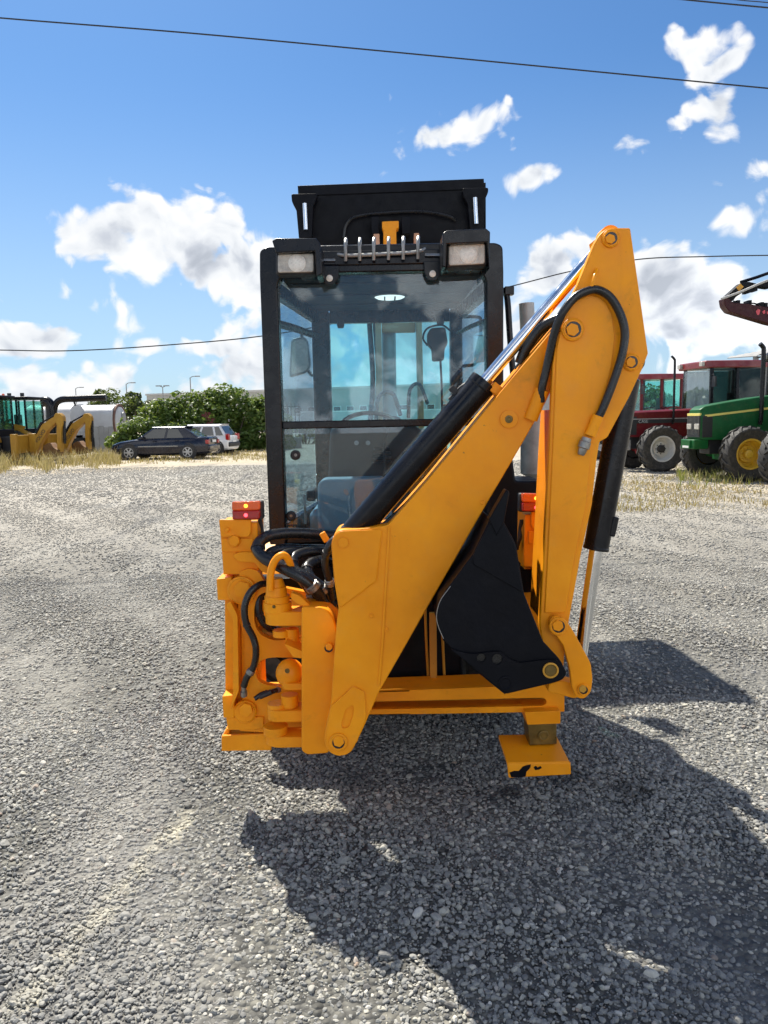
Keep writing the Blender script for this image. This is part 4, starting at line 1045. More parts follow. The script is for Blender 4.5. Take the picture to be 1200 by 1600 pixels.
def scatter(n, y0, y1, half, dmin, dmax, pw=2.2):
    # even in ground area inside the wedge the camera (and a step to its side) sees
    y = np.sqrt(nrg.random(n) * (y1 ** 2 - y0 ** 2) + y0 ** 2)
    x = (nrg.random(n) * 2 - 1) * (half * y + .9)
    d = dmin + (dmax - dmin) * nrg.random(n) ** pw
    return x, y, d
sets = [scatter(150000, 1.45, 4.2, .56, .0055, .022, 3.2), scatter(115000, 4.2, 8.0, .56, .0075, .025, 2.8), scatter(66000, 8.0, 15.0, .56, .012, .034, 2.6), scatter(60000, 15.0, 28.0, .54, .024, .052, 2.4), scatter(2600, 1.5, 7, .56, .020, .040, 2.6)]
sx_ = np.concatenate([q[0] for q in sets]); sy_ = np.concatenate([q[1] for q in sets]); sd_ = np.concatenate([q[2] for q in sets])
bare = np.sin(sx_ * 1.9 + 2 * np.sin(sy_ * .9)) * np.sin(sy_ * 1.4 + 1.1) + .35 * np.sin(sx_ * 5.1 + sy_ * 3.7)
keep = ~((bare > .62) & (nrg.random(len(sx_)) < .55) & (sd_ < .03))
sx_, sy_, sd_ = sx_[keep], sy_[keep], sd_[keep]
fadez = np.clip(np.minimum((12 - np.abs(sx_)) / 2, (24 - sy_) / 4), 0, 1)
sz_ = smooth_bumps(sx_, sy_) * fadez + sd_ * .16
gme = bpy.data.meshes.new('gravel')
gme.vertices.add(len(sx_))
gme.vertices.foreach_set('co', np.stack([sx_, sy_, sz_], 1).astype(np.float32).ravel())
at_ = gme.attributes.new('size', 'FLOAT', 'POINT'); at_.data.foreach_set('value', sd_.astype(np.float32))
go = bpy.data.objects.new('gravel', gme); COL.objects.link(go); kind(go, 'stuff')
go['label'] = 'loose grey gravel stones covering the yard'
smat = stone_mat()
gme.materials.append(smat)
ng = bpy.data.node_groups.new('stone_scatter', 'GeometryNodeTree')
ng.interface.new_socket('Geometry', in_out='INPUT', socket_type='NodeSocketGeometry')
ng.interface.new_socket('Geometry', in_out='OUTPUT', socket_type='NodeSocketGeometry')
N_ = ng.nodes; L_ = ng.links
gi = N_.new('NodeGroupInput'); gout = N_.new('NodeGroupOutput')
iop = N_.new('GeometryNodeInstanceOnPoints')
g2i = N_.new('GeometryNodeGeometryToInstance')
for k in range(6):
    ico = N_.new('GeometryNodeMeshIcoSphere'); ico.inputs['Radius'].default_value = .5; ico.inputs['Subdivisions'].default_value = 2 if k else 3
    sp_ = N_.new('GeometryNodeSetPosition')
    nz = N_.new('ShaderNodeTexNoise'); nz.inputs['Scale'].default_value = 1.5; nz.inputs['Detail'].default_value = 2; nz.noise_dimensions = '4D'; nz.inputs['W'].default_value = k * 3.7
    ps = N_.new('GeometryNodeInputPosition'); L_.new(ps.outputs[0], nz.inputs['Vector'])
    sb = N_.new('ShaderNodeVectorMath'); sb.operation = 'SUBTRACT'; L_.new(nz.outputs['Color'], sb.inputs[0]); sb.inputs[1].default_value = (.5, .5, .5)
    sc_ = N_.new('ShaderNodeVectorMath'); sc_.operation = 'SCALE'; L_.new(sb.outputs[0], sc_.inputs[0]); sc_.inputs['Scale'].default_value = .75
    L_.new(ico.outputs['Mesh'], sp_.inputs['Geometry']); L_.new(sc_.outputs[0], sp_.inputs['Offset'])
    sm_ = N_.new('GeometryNodeSetShadeSmooth'); L_.new(sp_.outputs[0], sm_.inputs[0])
    try: sm_.inputs['Shade Smooth'].default_value = (k == 0)
    except Exception: pass
    mt_ = N_.new('GeometryNodeSetMaterial'); mt_.inputs['Material'].default_value = smat
    L_.new(sm_.outputs[0], mt_.inputs['Geometry'])
    L_.new(mt_.outputs[0], g2i.inputs[0])
L_.new(gi.outputs[0], iop.inputs['Points']); L_.new(g2i.outputs[0], iop.inputs['Instance'])
iop.inputs['Pick Instance'].default_value = True
ri = N_.new('FunctionNodeRandomValue'); ri.data_type = 'INT'; ri.inputs[4].default_value = 0; ri.inputs[5].default_value = 5
L_.new(ri.outputs[2], iop.inputs['Instance Index'])
rv = N_.new('FunctionNodeRandomValue'); rv.data_type = 'FLOAT_VECTOR'; rv.inputs[0].default_value = (-.35, -.35, 0); rv.inputs[1].default_value = (.35, .35, 6.283)
L_.new(rv.outputs[0], iop.inputs['Rotation'])
rs = N_.new('FunctionNodeRandomValue'); rs.data_type = 'FLOAT_VECTOR'; rs.inputs[0].default_value = (.85, .6, .42); rs.inputs[1].default_value = (1.3, 1.0, .85); rs.inputs['Seed'].default_value = 5
na = N_.new('GeometryNodeInputNamedAttribute'); na.data_type = 'FLOAT'; na.inputs['Name'].default_value = 'size'
ms = N_.new('ShaderNodeVectorMath'); ms.operation = 'SCALE'; L_.new(rs.outputs[0], ms.inputs[0]); L_.new(na.outputs['Attribute'], ms.inputs['Scale'])
L_.new(ms.outputs[0], iop.inputs['Scale'])
L_.new(iop.outputs[0], gout.inputs[0])
md = go.modifiers.new('stones', 'NODES'); md.node_group = ng

# ------------------------------------------------------------------ leaf and grass materials
def leaf_mat(name, stops, trans=.35):
    m = bpy.data.materials.new(name); m.use_nodes = True
    t = NT(m.node_tree); b = t.n['Principled BSDF']
    at = t.new('ShaderNodeAttribute', attribute_name='tint')
    c = t.ramp(at.outputs['Fac'], stops)
    t.l.new(c, b.inputs['Base Color']); b.inputs['Roughness'].default_value = .5
    tl = t.new('ShaderNodeBsdfTranslucent'); t.l.new(t.mix(.5, c, (.25, .32, .03)), tl.inputs[0])
    mx = t.new('ShaderNodeMixShader'); mx.inputs[0].default_value = trans
    t.l.new(b.outputs[0], mx.inputs[1]); t.l.new(tl.outputs[0], mx.inputs[2])
    t.l.new(mx.outputs[0], t.n['Material Output'].inputs[0])
    return m
M['leaf'] = leaf_mat('bush_leaf', [(0, (.035, .075, .014)), (.5, (.085, .15, .028)), (1, (.17, .22, .055))])
M['leafdark'] = leaf_mat('tree_leaf', [(0, (.018, .036, .012)), (1, (.045, .075, .022))])
M['straw'] = leaf_mat('dry_grass', [(0, (.22, .15, .06)), (.5, (.40, .285, .13)), (1, (.58, .45, .25))], .25)
M['weed'] = leaf_mat('weed_grass', [(0, (.09, .12, .02)), (.5, (.26, .25, .07)), (1, (.50, .42, .20))], .3)
M['bark'] = mat('bark', (.10, .08, .06), .9, 0, .3, 8, .5, 30)
def tris_obj(name, V, F, tint, mt, parent=None):
    me = bpy.data.meshes.new(name)
    me.from_pydata(V.tolist() if hasattr(V, 'tolist') else V, [], F.tolist() if hasattr(F, 'tolist') else F)
    a = me.attributes.new('tint', 'FLOAT', 'FACE'); a.data.foreach_set('value', np.asarray(tint, np.float32))
    me.materials.append(mt)
    o = bpy.data.objects.new(name, me); COL.objects.link(o)
    if parent is not None: o.parent = parent
    return o
def leaves(centers, size, normals, tintv):
    """one bent four-sided leaf per centre"""
    n = len(centers)
    r = nrg.normal(size=(n, 3)); nv = normals + .55 * r; nv /= np.linalg.norm(nv, axis=1)[:, None]
    a = np.cross(nv, nrg.normal(size=(n, 3))); a /= np.linalg.norm(a, axis=1)[:, None]
    b = np.cross(nv, a)
    s = size * (.65 + .7 * nrg.random(n))[:, None]
    p0 = centers - a * s * .5; p1 = centers + b * s * .30 + nv * s * .06; p2 = centers + a * s * .55 - nv * s * .10; p3 = centers - b * s * .30 + nv * s * .06
    V = np.stack([p0, p1, p2, p3], 1).reshape(-1, 3)
    i = np.arange(n) * 4
    F = np.concatenate([np.stack([i, i + 1, i + 2], 1), np.stack([i, i + 2, i + 3], 1)])
    return V, F, np.concatenate([tintv, tintv])
def bush(name, label, cat, loc, rx, ry, h, n, leaf, mt, group, clumps=26, trunk=0.0):
    rt = root(name, label, cat, loc, group=group)
    cs = []
    for k in range(clumps):
        a = nrg.random() * 2 * math.pi; u = nrg.random() ** .5
        zz = nrg.random()
        prof = math.sqrt(max(.05, 1 - (zz * .95) ** 2.4))
        cs.append((rx * u * prof * math.cos(a), ry * u * prof * math.sin(a), trunk + (h - trunk) * (.08 + .86 * zz), (.16 + .2 * nrg.random()) * min(rx, h)))
    per = n // clumps
    C, Nn, Tn = [], [], []
    for (x, y, z, r) in cs:
        d = nrg.normal(size=(per, 3)); d /= np.linalg.norm(d, axis=1)[:, None]
        rad = r * (.55 + .55 * nrg.random(per) ** .6)[:, None]
        C.append(np.array([x, y, z]) + d * rad * np.array([1.15, 1.0, .8])); Nn.append(d * .7 + np.array([0, 0, .6]))
        Tn.append(np.clip(nrg.random(per) * .75 + .25 * nrg.random(), 0, 1))
    C = np.concatenate(C); C[:, 2] = np.maximum(C[:, 2], .05)
    V, F, tt = leaves(C, leaf, np.concatenate(Nn), np.concatenate(Tn))
    tris_obj('foliage' if trunk == 0 else 'crown', V, F, tt, mt, rt)
    sm = MB()
    for k in range(7 if trunk == 0 else 1):
        x, y, z, r = cs[k]
        if trunk: sm.tube([(0, 0, -.05), (0.05, 0, trunk * .6), (.02, 0, h * .7)], lambda t: .16 * (1 - t) + .03, 8)
        else: sm.tube([(x * .3, y * .3, -.05), (x * .6, y * .6, z * .5), (x, y, z)], lambda t: .05 * (1 - t) + .012, 6)
    if trunk:
        for k in range(8):
            x, y, z, r = cs[k]; sm.tube([(0, 0, trunk * .8), (x * .5, y * .5, z * .8), (x, y, z)], lambda t: .07 * (1 - t) + .015, 6)
    st_ = obj('stems' if trunk == 0 else 'trunk', sm, M['bark'], rt)
    if trunk == 0: kind(st_, 'stuff')
    return rt
def grass(name, label, pts, hmin, hmax, mt, lean=.35, wid=.012):
    n = len(pts); P0 = np.array(pts)
    h = hmin + (hmax - hmin) * nrg.random(n) ** 1.6
    a = nrg.random(n) * 2 * math.pi
    dirx = np.stack([np.cos(a), np.sin(a), np.zeros(n)], 1)
    b = nrg.random(n) * 2 * math.pi
    ln = np.stack([np.cos(b), np.sin(b), np.zeros(n)], 1) * (h * lean * nrg.random(n))[:, None]
    w_ = wid * (.6 + .8 * nrg.random(n))[:, None]
    top = P0 + ln + np.stack([np.zeros(n), np.zeros(n), h], 1)
    mid = P0 + ln * .35 + np.stack([np.zeros(n), np.zeros(n), h * .55], 1)
    V = np.stack([P0 - dirx * w_, P0 + dirx * w_, mid + dirx * w_ * .8, mid - dirx * w_ * .8, top], 1).reshape(-1, 3)
    i = np.arange(n) * 5
    F = [(q, q + 1, q + 2, q + 3) for q in i.tolist()] + [(q + 3, q + 2, q + 4) for q in i.tolist()]
    tn = nrg.random(n)
    o = tris_obj(name, V, F, np.concatenate([tn, tn]), mt)
    o['label'] = label
    return kind(o, 'stuff')
# ------------------------------------------------------------------ left: bushes, fence, warehouse, tanks
bl = 'overgrown bushes along the fence'
def gx(px, Y): return P(px, 660, Y).x
B_ = [('wide leafy green bush behind the dark sedan bonnet, next to the tank', 232, 41, 2.2, 1.2, 1.65, 3400, 30),
      ('sprawling green bush behind the roof of the dark sedan', 262, 42, 2.1, 1.3, 2.75, 3800, 32),
      ('leafy green bush above the white hatchback roof with thin shoots on top', 305, 42.5, 2.4, 1.4, 3.05, 4600, 36),
      ('tall dark green bush right of the white hatchback, highest of the row', 358, 43, 2.2, 1.4, 3.4, 4600, 36),
      ('green bush growing through the bars beside the black cab pillar', 402, 43.5, 1.9, 1.2, 2.8, 3400, 28),
      ('low green bush at the end of the row beside the grey fence', 196, 41, 1.0, .9, 1.15, 1300, 18)]
for lb_, px, Y, rx, ry, h, n, cl in B_:
    bush('bush', lb_, 'bush', (gx(px, Y), Y, 0), rx, ry, h, n, .24, M['leaf'], bl, cl)
bush('bush', 'pale green hedge bush seen through the cab window below the warehouse', 'bush', (gx(478, 52), 52, 0), 2.0, 1.0, 1.3, 1500, .2, M['leaf'], bl, 18)
bush('bush', 'green bush seen through the cab window at the foot of the pale fence', 'bush', (gx(700, 52), 52, 0), 1.6, 1.0, 1.7, 1500, .2, M['leaf'], bl, 18)
tl_ = 'trees far behind the yard'
for lb_, px, Y, rx, h in (('dark round tree showing above the white tank end', 212, 95, 2.6, 5.3), ('dark tree farther back behind the suction boom of the tank', 165, 110, 3.2, 6.6), ('small dark tree poking up over the red tractor cabs', 1012, 70, 2.4, 4.0)):
    bush('tree', lb_, 'tree', (gx(px, Y), Y, 0), rx, rx, h, 2200, .45, M['leafdark'], tl_, 22, 1.2)
conc = mat('weathered_concrete', (.34, .33, .31), .9, 0, .25, 2, .4, 30)
fgrey = mat('grey_fence_metal', (.26, .27, .28), .6, .2, .2, 2)
fdark = mat('dark_fence_metal', (.07, .075, .08), .6, .2, .2, 2)
wl = root('fence', 'grey bar fence on a low concrete wall behind the parked cars', 'fence', (0, 0, 0))
wm_ = MB().bx(gx(216, 44.6), gx(470, 44.6), 44.5, 44.75, 0, .62)
obj('low_wall', wm_, conc, wl, .02)
bars = MB(); x = gx(216, 44.6)
while x < gx(470, 44.6):
    bars.bx(x, x + .045, 44.60, 44.63, .625, 2.55); x += .22
kind(obj('bars', bars, fdark, wl), 'stuff')
for z in (.85, 2.35): obj('rail', MB().bx(gx(216, 44.6), gx(470, 44.6), 44.64, 44.68, z, z + .05), fdark, wl)
fp_ = root('fence', 'pale corrugated panel fence seen through the cab window', 'fence', (0, 0, 0))
pm_ = MB(); x = gx(470, 60)
pw = .28
while x < gx(960, 60):
    pm_.bx(x, x + pw * .62, 60.0, 60.06, .1, 2.15); pm_.bx(x + pw * .62 + .003, x + pw - .003, 60.03, 60.07, .1, 2.15); x += pw
kind(obj('panels', pm_, mat('pale_sheet_metal', (.50, .53, .53), .5, .2, .1, 1), fp_), 'stuff')
obj('top_rail', MB().bx(gx(470, 60), gx(960, 60), 59.95, 60.1, 2.16, 2.26), M['white'], fp_)
sd = root('fence', 'short grey board fence at the back of the yellow digging arms', 'fence', (0, 0, 0))
x = gx(146, 44.2)
k = 0
while x < gx(176, 44.2):
    obj('board', MB().bx(x, x + .26, 44.2 + .02 * (k % 2), 44.25 + .02 * (k % 2), 0, 1.45 + .05 * math.sin(k * 2.1)), fgrey, sd); x += .275; k += 1
for k in range(2): obj('rail', MB().bx(gx(146, 44.2), gx(176, 44.2), 44.28, 44.32, .4 + .8 * k, .5 + .8 * k), fgrey, sd)
# warehouse
wh = root('warehouse', 'long pale grey flat-roofed warehouse behind the bushes and the cab', 'warehouse', (0, 0, 0))
wmat = mat('warehouse_cladding', (.42, .42, .40), .8, 0, .12, .25)
a0, a1 = P(229, 618, 118), P(960, 592, 104)
hA, hB = a0.z, a1.z
dv = Vector((a1.x - a0.x, a1.y - a0.y, 0)); nv = Vector((dv.y, -dv.x, 0)).normalized()
if nv.y > 0: nv = -nv
def wpt(t, z, o=0): return Vector((a0.x, a0.y, 0)) + dv * t + nv * o + Vector((0, 0, z))
back = -nv * 30
obj('wall', MB().prism([wpt(0, 0), wpt(1, 0), wpt(1, hB), wpt(0, hA)], back), wmat, wh)
obj('parapet', MB().prism([wpt(-.002, hA - .02, .15), wpt(1.002, hB - .02, .15), wpt(1.002, hB + .25, .15), wpt(-.002, hA + .25, .15)], back - nv * .3), mat('parapet_metal', (.50, .50, .49), .6, .2), wh)
obj('base_band', MB().prism([wpt(.0, 1.0, .06), wpt(1, 1.0, .06), wpt(1, 2.2, .06), wpt(0, 2.2, .06)], nv * -.05), M['white'], wh)
seam = MB()
for k in range(1, 40):
    t_ = k / 40; z1 = hA + (hB - hA) * t_
    seam.prism([wpt(t_, 2.21, .03), wpt(t_ + .0007, 2.21, .03), wpt(t_ + .0007, z1 - .05, .03), wpt(t_, z1 - .05, .03)], nv * -.028)
kind(obj('cladding_seams', seam, mat('seam_grey', (.36, .36, .35), .7), wh), 'stuff')
for k in range(34):
    t_ = .03 + k * .0285
    if k % 7 == 6: continue
    wn = obj('window', MB().prism([wpt(t_, 2.5, .05), wpt(t_ + .017, 2.5, .05), wpt(t_ + .017, 3.5, .05), wpt(t_, 3.5, .05)], nv * -.045), M['white'], wh)
    obj('pane', MB().prism([wpt(t_ + .0012, 2.58, .06), wpt(t_ + .0158, 2.58, .06), wpt(t_ + .0158, 3.42, .06), wpt(t_ + .0012, 3.42, .06)], nv * -.009), M['darkglass'], wn)
# lamp posts
for lb_, px, py, Y in (('slim grey street lamp standing tallest behind the bushes', 297, 590, 100), ('slim grey street lamp with a short arm left of the bushes', 197, 600, 105), ('faint street lamp just above the suction boom', 118, 607, 120), ('small double-headed lamp behind the warehouse corner', 254, 604, 112)):
    tp = P(px, py, Y); r0_ = root('street_lamp', lb_, 'street lamp', (tp.x, Y, 0), group='street lamps beyond the yard')
    obj('pole', MB().cyl((0, 0, 0), (0, 0, tp.z), .10, .06, 10), fgrey, r0_)
    if px == 254:
        for s in (-1, 1): obj('head', MB().box((s * .55, 0, tp.z + .1), (.8, .35, .14)).cyl((0, 0, tp.z - .1), (s * .5, 0, tp.z + .1), .05, n=6), fgrey, r0_)
    else:
        obj('head', MB().tube([(0, 0, tp.z - .05), (.3, 0, tp.z + .12), (.7, 0, tp.z + .15)], .05, 6).box((.95, 0, tp.z + .15), (.6, .3, .12)), fgrey, r0_)
# overhead cables
def cable(label, pts, r): return tag(obj('overhead_cable', MB().tube([P(*q) for q in pts], r, 6, 8), M['plastic']), label, 'cable', 'overhead cables')
cable('long black cable crossing the open sky near the top', [(-160, 12, 13), (0, 28, 13), (300, 52, 13), (600, 80, 13), (900, 109, 13), (1200, 138, 13), (1360, 152, 13)], .011)
cable('black cable cutting the top right corner of the sky', [(1000, -8, 14), (1075, 0, 14), (1200, 12, 14), (1340, 24, 14)], .012)
cable('thin cable just above the corner one at the top right', [(1080, -10, 17), (1155, 0, 17), (1200, 4, 17), (1340, 17, 17)], .009)
cable('dark cable running low across the clouds on the left and behind the cab', [(-160, 545, 32), (0, 547, 32), (110, 548, 32), (250, 540, 32), (410, 525, 32), (560, 498, 32), (700, 470, 32), (800, 447, 32), (896, 423, 32), (1000, 405, 32), (1100, 401, 32), (1200, 399, 32), (1360, 398, 32)], .024)

# tank body with hinged round end, and the black suction boom above it
def W(px, py, Y, o): return P(px, py, Y) - o
ty = 47.0
to = Vector((gx(140, ty), ty, 0))
tk = root('tank_trailer', 'white round-topped tank trailer with dished end left of the bushes', 'tank trailer', to)
def arch(w_, z0, z1, n=12):
    pts = [(-w_, z0), (w_, z0), (w_, z1 - w_ * .55)]
    for k in range(1, n): 
        a = math.pi * k / n; pts.append((w_ * math.cos(a), z1 - w_ * .55 + w_ * .55 * math.sin(a)))
    pts.append((-w_, z1 - w_ * .55)); return pts
xt0, xt1 = gx(88, ty) - to.x, gx(186, ty) - to.x
zt_ = P(150, 633, ty).z; body = arch(1.15, .8, zt_)
obj('body', MB().prism([(xt0, y, z) for y, z in body], (xt1 - xt0, 0, 0)), M['whitetank'], tk, .03)
endp = [(-1.15 + 2.3 * .5 + 1.12 * math.cos(2 * math.pi * k / 28), 1.98 + 1.02 * math.sin(2 * math.pi * k / 28)) for k in range(28)]
en = obj('end_door', MB().lathe([(1.0, 0), (.95, .12), (.6, .24), (.001, .3)], (xt1 + .002, 0, zt_ - 1.08), (1, 0, 0), 28), M['whitetank'], tk)
obj('door_ring', MB().lathe([(1.0, .0), (1.13, .0), (1.13, .10), (1.0, .10)], (xt1 + .003, 0, zt_ - 1.08), (1, 0, 0), 28, cap=False), mat('rusty_ring', (.16, .08, .06), .8, 0, .3, 4), en)
obj('hatch', MB().lathe([(.32, .22), (.32, .34), (.1, .36)], (xt1, 0, zt_ - .76), (1, 0, 0), 16), fgrey, en)
obj('roof_lid', MB().bx(xt0 + .5, xt0 + 1.6, -.3, .3, zt_ - .05, zt_ + .09), M['whitetank'], tk, .02)
obj('chassis', MB().bx(xt0 - .5, xt1 - .2, -.5, .5, .6, .97), M['plastic'], tk)
for k in range(3): 
    for s in (-1, 1):
        obj('wheel', MB().lathe([(.2, -.12), (.5, -.12), (.5, .12), (.2, .12)], (xt0 + .6 + 1.1 * k, s * .95, .5), (0, 1, 0), 20), M['tyre'], tk)
t2 = Vector((gx(85, 45), 45, 0))
tk2 = root('tank_trailer', 'second white tank half hidden behind the black suction boom', 'tank trailer', t2)
obj('body', MB().prism([(-1.2, y, z) for y, z in arch(1.1, .8, P(85, 632, 45).z)], (2.6, 0, 0)), M['whitetank'], tk2, .03)
obj('chassis', MB().bx(-1.3, 1.4, -.5, .5, .5, .97), M['plastic'], tk2)
for s in (-1, 1): obj('wheel', MB().lathe([(.2, -.12), (.5, -.12), (.5, .12), (.2, .12)], (.2, s * .95, .5), (0, 1, 0), 20), M['tyre'], tk2)
sbY = 41.0
so = Vector((gx(84, sbY), sbY, 0))
sb_ = root('suction_boom', 'black bent suction boom arching over the white tank', 'crane boom', so)
obj('mast', MB().tube([W(66, 628, sbY, so), W(74, 628, sbY, so), W(79, 636, sbY, so), W(80, 660, sbY, so), W(80, 712, sbY, so)], .27, 12), M['black'], sb_)
obj('arm', MB().tube([W(84, 668, sbY, so), W(84, 644, sbY, so), W(88, 630, sbY, so), W(98, 624, sbY, so), W(120, 623, sbY, so), W(140, 622, sbY, so), W(166, 621, sbY, so)], .17, 12), M['black'], sb_)
obj('arm_joint', MB().pp(rounded([(118, 619), (131, 618), (134, 628), (120, 629)], 2), sbY - .25, sbY + .25), M['black'], sb_, .03)
obj('arm_head', MB().pp(rounded([(160, 615), (166, 612), (173, 618), (175, 626), (162, 628)], 2), sbY - .3, sbY + .3), M['black'], sb_, .03)
obj('strut', MB().tube([W(130, 620, sbY, so), W(164, 617, sbY, so)], .03, 6, 0).tube([W(116, 628, sbY, so), W(118, 634, sbY, so)], .05, 6, 0), M['plastic'], sb_)
obj('base', MB().box((-.1, 0, .2), (1.2, .9, .4)), M['black'], sb_, .03)
rd = root('metal_panel', 'dark red metal panel half hidden in the bushes above the hatchback', 'panel', (gx(325, 41.9), 41.9, 0))
c_ = P(325, 656, 41.9)
obj('plate', MB().lathe([(.42, -.04), (.42, .04)], (0, 0, c_.z), (0, 1, 0), 20), mat('dark_red_enamel', (.16, .02, .02), .5, 0, .2, 3), rd, .01)
obj('post', MB().cyl((0, .08, 0), (0, .08, c_.z + .3), .035, n=8), fgrey, rd)

# ------------------------------------------------------------------ cars
def car(name, label, cat, loc, rz, paintm, st, roofst, wb, tailm, glassm, wheelm, hatch=False):
    """st: stations (x, zlow, zhigh, half width); roofst: greenhouse (x_base_front, x_top_front, x_top_rear, x_base_rear, z_roof)"""
    rt = root(name, label, cat, loc, rz)
    rings = []
    for (x, zl, zh, hw) in st:
        h_ = zh - zl
        rings.append([(x, s * hw * a, zl + h_ * b) for s, a, b in ((-1, .80, 0), (-1, .97, .10), (-1, 1.0, .45), (-1, .985, .72), (-1, .92, .93), (-1, .80, 1.0), (1, .80, 1.0), (1, .92, .93), (1, .985, .72), (1, 1.0, .45), (1, .97, .10), (1, .80, 0))])
    obj('body', MB().loft(rings), paintm, rt, .012, 2, 50)
    xbf, xtf, xtr, xbr, zb, zr, wb_, wt_ = roofst
    gh = [[(xbf, -wb_, zb), (xbf, wb_, zb), (xtf, wt_, zr), (xtf, -wt_, zr)]]
    V = [(xbf, -wb_, zb), (xbf, wb_, zb), (xbr, wb_, zb), (xbr, -wb_, zb), (xtf, -wt_, zr), (xtf, wt_, zr), (xtr, wt_, zr), (xtr, -wt_, zr)]
    g_ = MB(); g_.add(V, [(0, 1, 5, 4), (1, 2, 6, 5), (2, 3, 7, 6), (3, 0, 4, 7), (4, 5, 6, 7), (0, 3, 2, 1)])
    obj('cabin', g_, paintm, rt, .05, 3)
    rm = MB().loft([[(xtf + .08, -wt_ * .96, zr - .01), (xtf + .08, wt_ * .96, zr - .01), (xtf + .12, wt_ * .8, zr + .035), (xtf + .12, -wt_ * .8, zr + .035)], [(xtr - .05, -wt_ * .96, zr - .01), (xtr - .05, wt_ * .96, zr - .01), (xtr - .1, wt_ * .8, zr + .035), (xtr - .1, -wt_ * .8, zr + .035)]])
    obj('roof', rm, paintm, rt, .02, 3)
    # side panes: interpolate on the slanted side
    def sidept(u, v, s, o=.006):
        xb = xbf + (xbr - xbf) * u; xt = xtf + (xtr - xtf) * u
        x = xb + (xt - xb) * v; y = (wb_ + (wt_ - wb_) * v + o) * s; return Vector((x, y, zb + (zr - zb) * v))
    for s in (-1, 1):
        for (u0, u1) in ((.06, .44), (.48, .76)) + (((.80, .95),) if hatch else ()):
            obj('side_window', MB().prism([sidept(u0, .10, s), sidept(u1, .10, s), sidept(u1, .84, s), sidept(u0 + .02, .84, s)], (0, s * -.02, 0)), glassm, rt)
    def endpt(xb, xt, u, v, o): 
        y = (wb_ + (wt_ - wb_) * v) * u; return Vector((xb + (xt - xb) * v + o, y, zb + (zr - zb) * v))
    obj('windscreen', MB().prism([endpt(xbf, xtf, u, v, .012) for u, v in ((-.86, .08), (.86, .08), (.86, .9), (-.86, .9))], (-.02, 0, 0)), glassm, rt)
    obj('rear_window', MB().prism([endpt(xbr, xtr, u, v, -.012) for u, v in ((-.84, .10), (.84, .10), (.84, .88), (-.84, .88))], (.02, 0, 0)), glassm, rt)
    for x in wb:
        for s in (-1, 1):
            hw = 0.80
            wo = obj('wheel', MB().lathe([(.20, -.10), (.27, -.11), (.315, -.09), (.32, 0), (.315, .09), (.27, .11), (.20, .10)], (0, 0, 0), (0, 1, 0), 28), M['tyre'], rt)
            wo.location = (x, s * (st[2][3] - .085), .32)
            if s < 0: wo.rotation_euler = (0, 0, math.pi)
            rmesh = MB().lathe([(.215, .08), (.215, .112), (.195, .112), (.19, .07)], (0, 0, 0), (0, 1, 0), 28, cap=False)
            for k in range(6):
                a = k * math.pi / 3; c, q = math.cos(a), math.sin(a)
                pts = [(.05 * c - .03 * q, .05 * q + .03 * c), (.20 * c - .022 * q, .20 * q + .022 * c), (.20 * c + .022 * q, .20 * q - .022 * c), (.05 * c + .03 * q, .05 * q - .03 * c)]
                rmesh.prism([(p_[0], .085, p_[1]) for p_ in pts], (0, .018, 0))
            rmesh.lathe([(.055, .07), (.055, .112), (.001, .115)], (0, 0, 0), (0, 1, 0), 16)
            obj('rim', rmesh, wheelm, wo)
            obj('wheel_arch', MB().lathe([(.385, -.05), (.385, .004), (.0, .004)], (x, s * (st[2][3] * .985), .34), (0, s, 0), 28), M['plastic'], rt)
    xr0 = st[0][0]
    obj('bumper', MB().box((xr0 + .01, 0, st[0][1] + .20), (.16, st[1][3] * 1.84, .22)), paintm if not hatch else M['plastic'], rt, .05, 3)
    for s in (-1, 1):
        tlm = obj('tail_light', MB().box((xr0 + .05, s * st[1][3] * .84, st[0][2] - (.16 if not hatch else .02)), (.16, st[1][3] * .30, .17 if not hatch else .30)), tailm, rt, .02)
        obj('door_handle', MB().box((.15, s * (st[2][3] + .002), .82), (.18, .03, .03)).box((-.85 if not hatch else .1, s * (st[2][3] + .002), .83), (.18, .03, .03)), paintm, rt)
        obj('mirror', MB().box((xbf - .35, s * (wb_ + .10), zb + .10), (.12, .20, .12)), paintm, rt, .03)
        obj('trim_strip', MB().box(((wb[0] + wb[1]) / 2, s * (st[2][3] + .004), .58), (abs(wb[0] - wb[1]) - .85, .02, .05)), M['steel'] if not hatch else M['plastic'], rt, .006)
    obj('number_plate', MB().box((xr0 - .035 + (.0 if hatch else .0), 0.0, st[0][1] + (.46 if not hatch else .34)), (.02, .50, .11)), M['white'], rt, .004)
    for s in (-1, 1): obj('headlight', MB().box((st[-1][0] - .08, s * st[-2][3] * .72, st[-1][2] - .14), (.14, .32, .13)), M['lampglass'], rt, .03)
    return rt
navy = mat('navy_car_paint', (.004, .006, .018), .22, 0, .1, 1, coat=.25, spec=.4, dust=.06)
whitep = mat('white_car_paint', (.70, .71, .72), .22, 0, .05, 1, coat=.6, dust=.15)
alloy = mat('alloy_wheel', (.42, .42, .42), .35, .7)
sedan_st = [(-2.22, .30, .90, .72), (-2.12, .24, .95, .82), (-1.4, .20, .96, .865), (0, .18, .93, .87), (1.0, .20, .90, .86), (1.75, .22, .80, .82), (2.12, .26, .68, .74), (2.20, .32, .58, .64)]
h_ = G(250, 718)
car('parked_car', 'dark navy sedan parked in the dry grass before the bushes', 'car', (gx(256, 34.5), 34.5, 0), math.pi - R(5), navy, sedan_st,
    (1.02, .25, -1.10, -1.85, .88, 1.40, .76, .57), (1.32, -1.32), M['red_lens'], M['darkglass'], alloy)
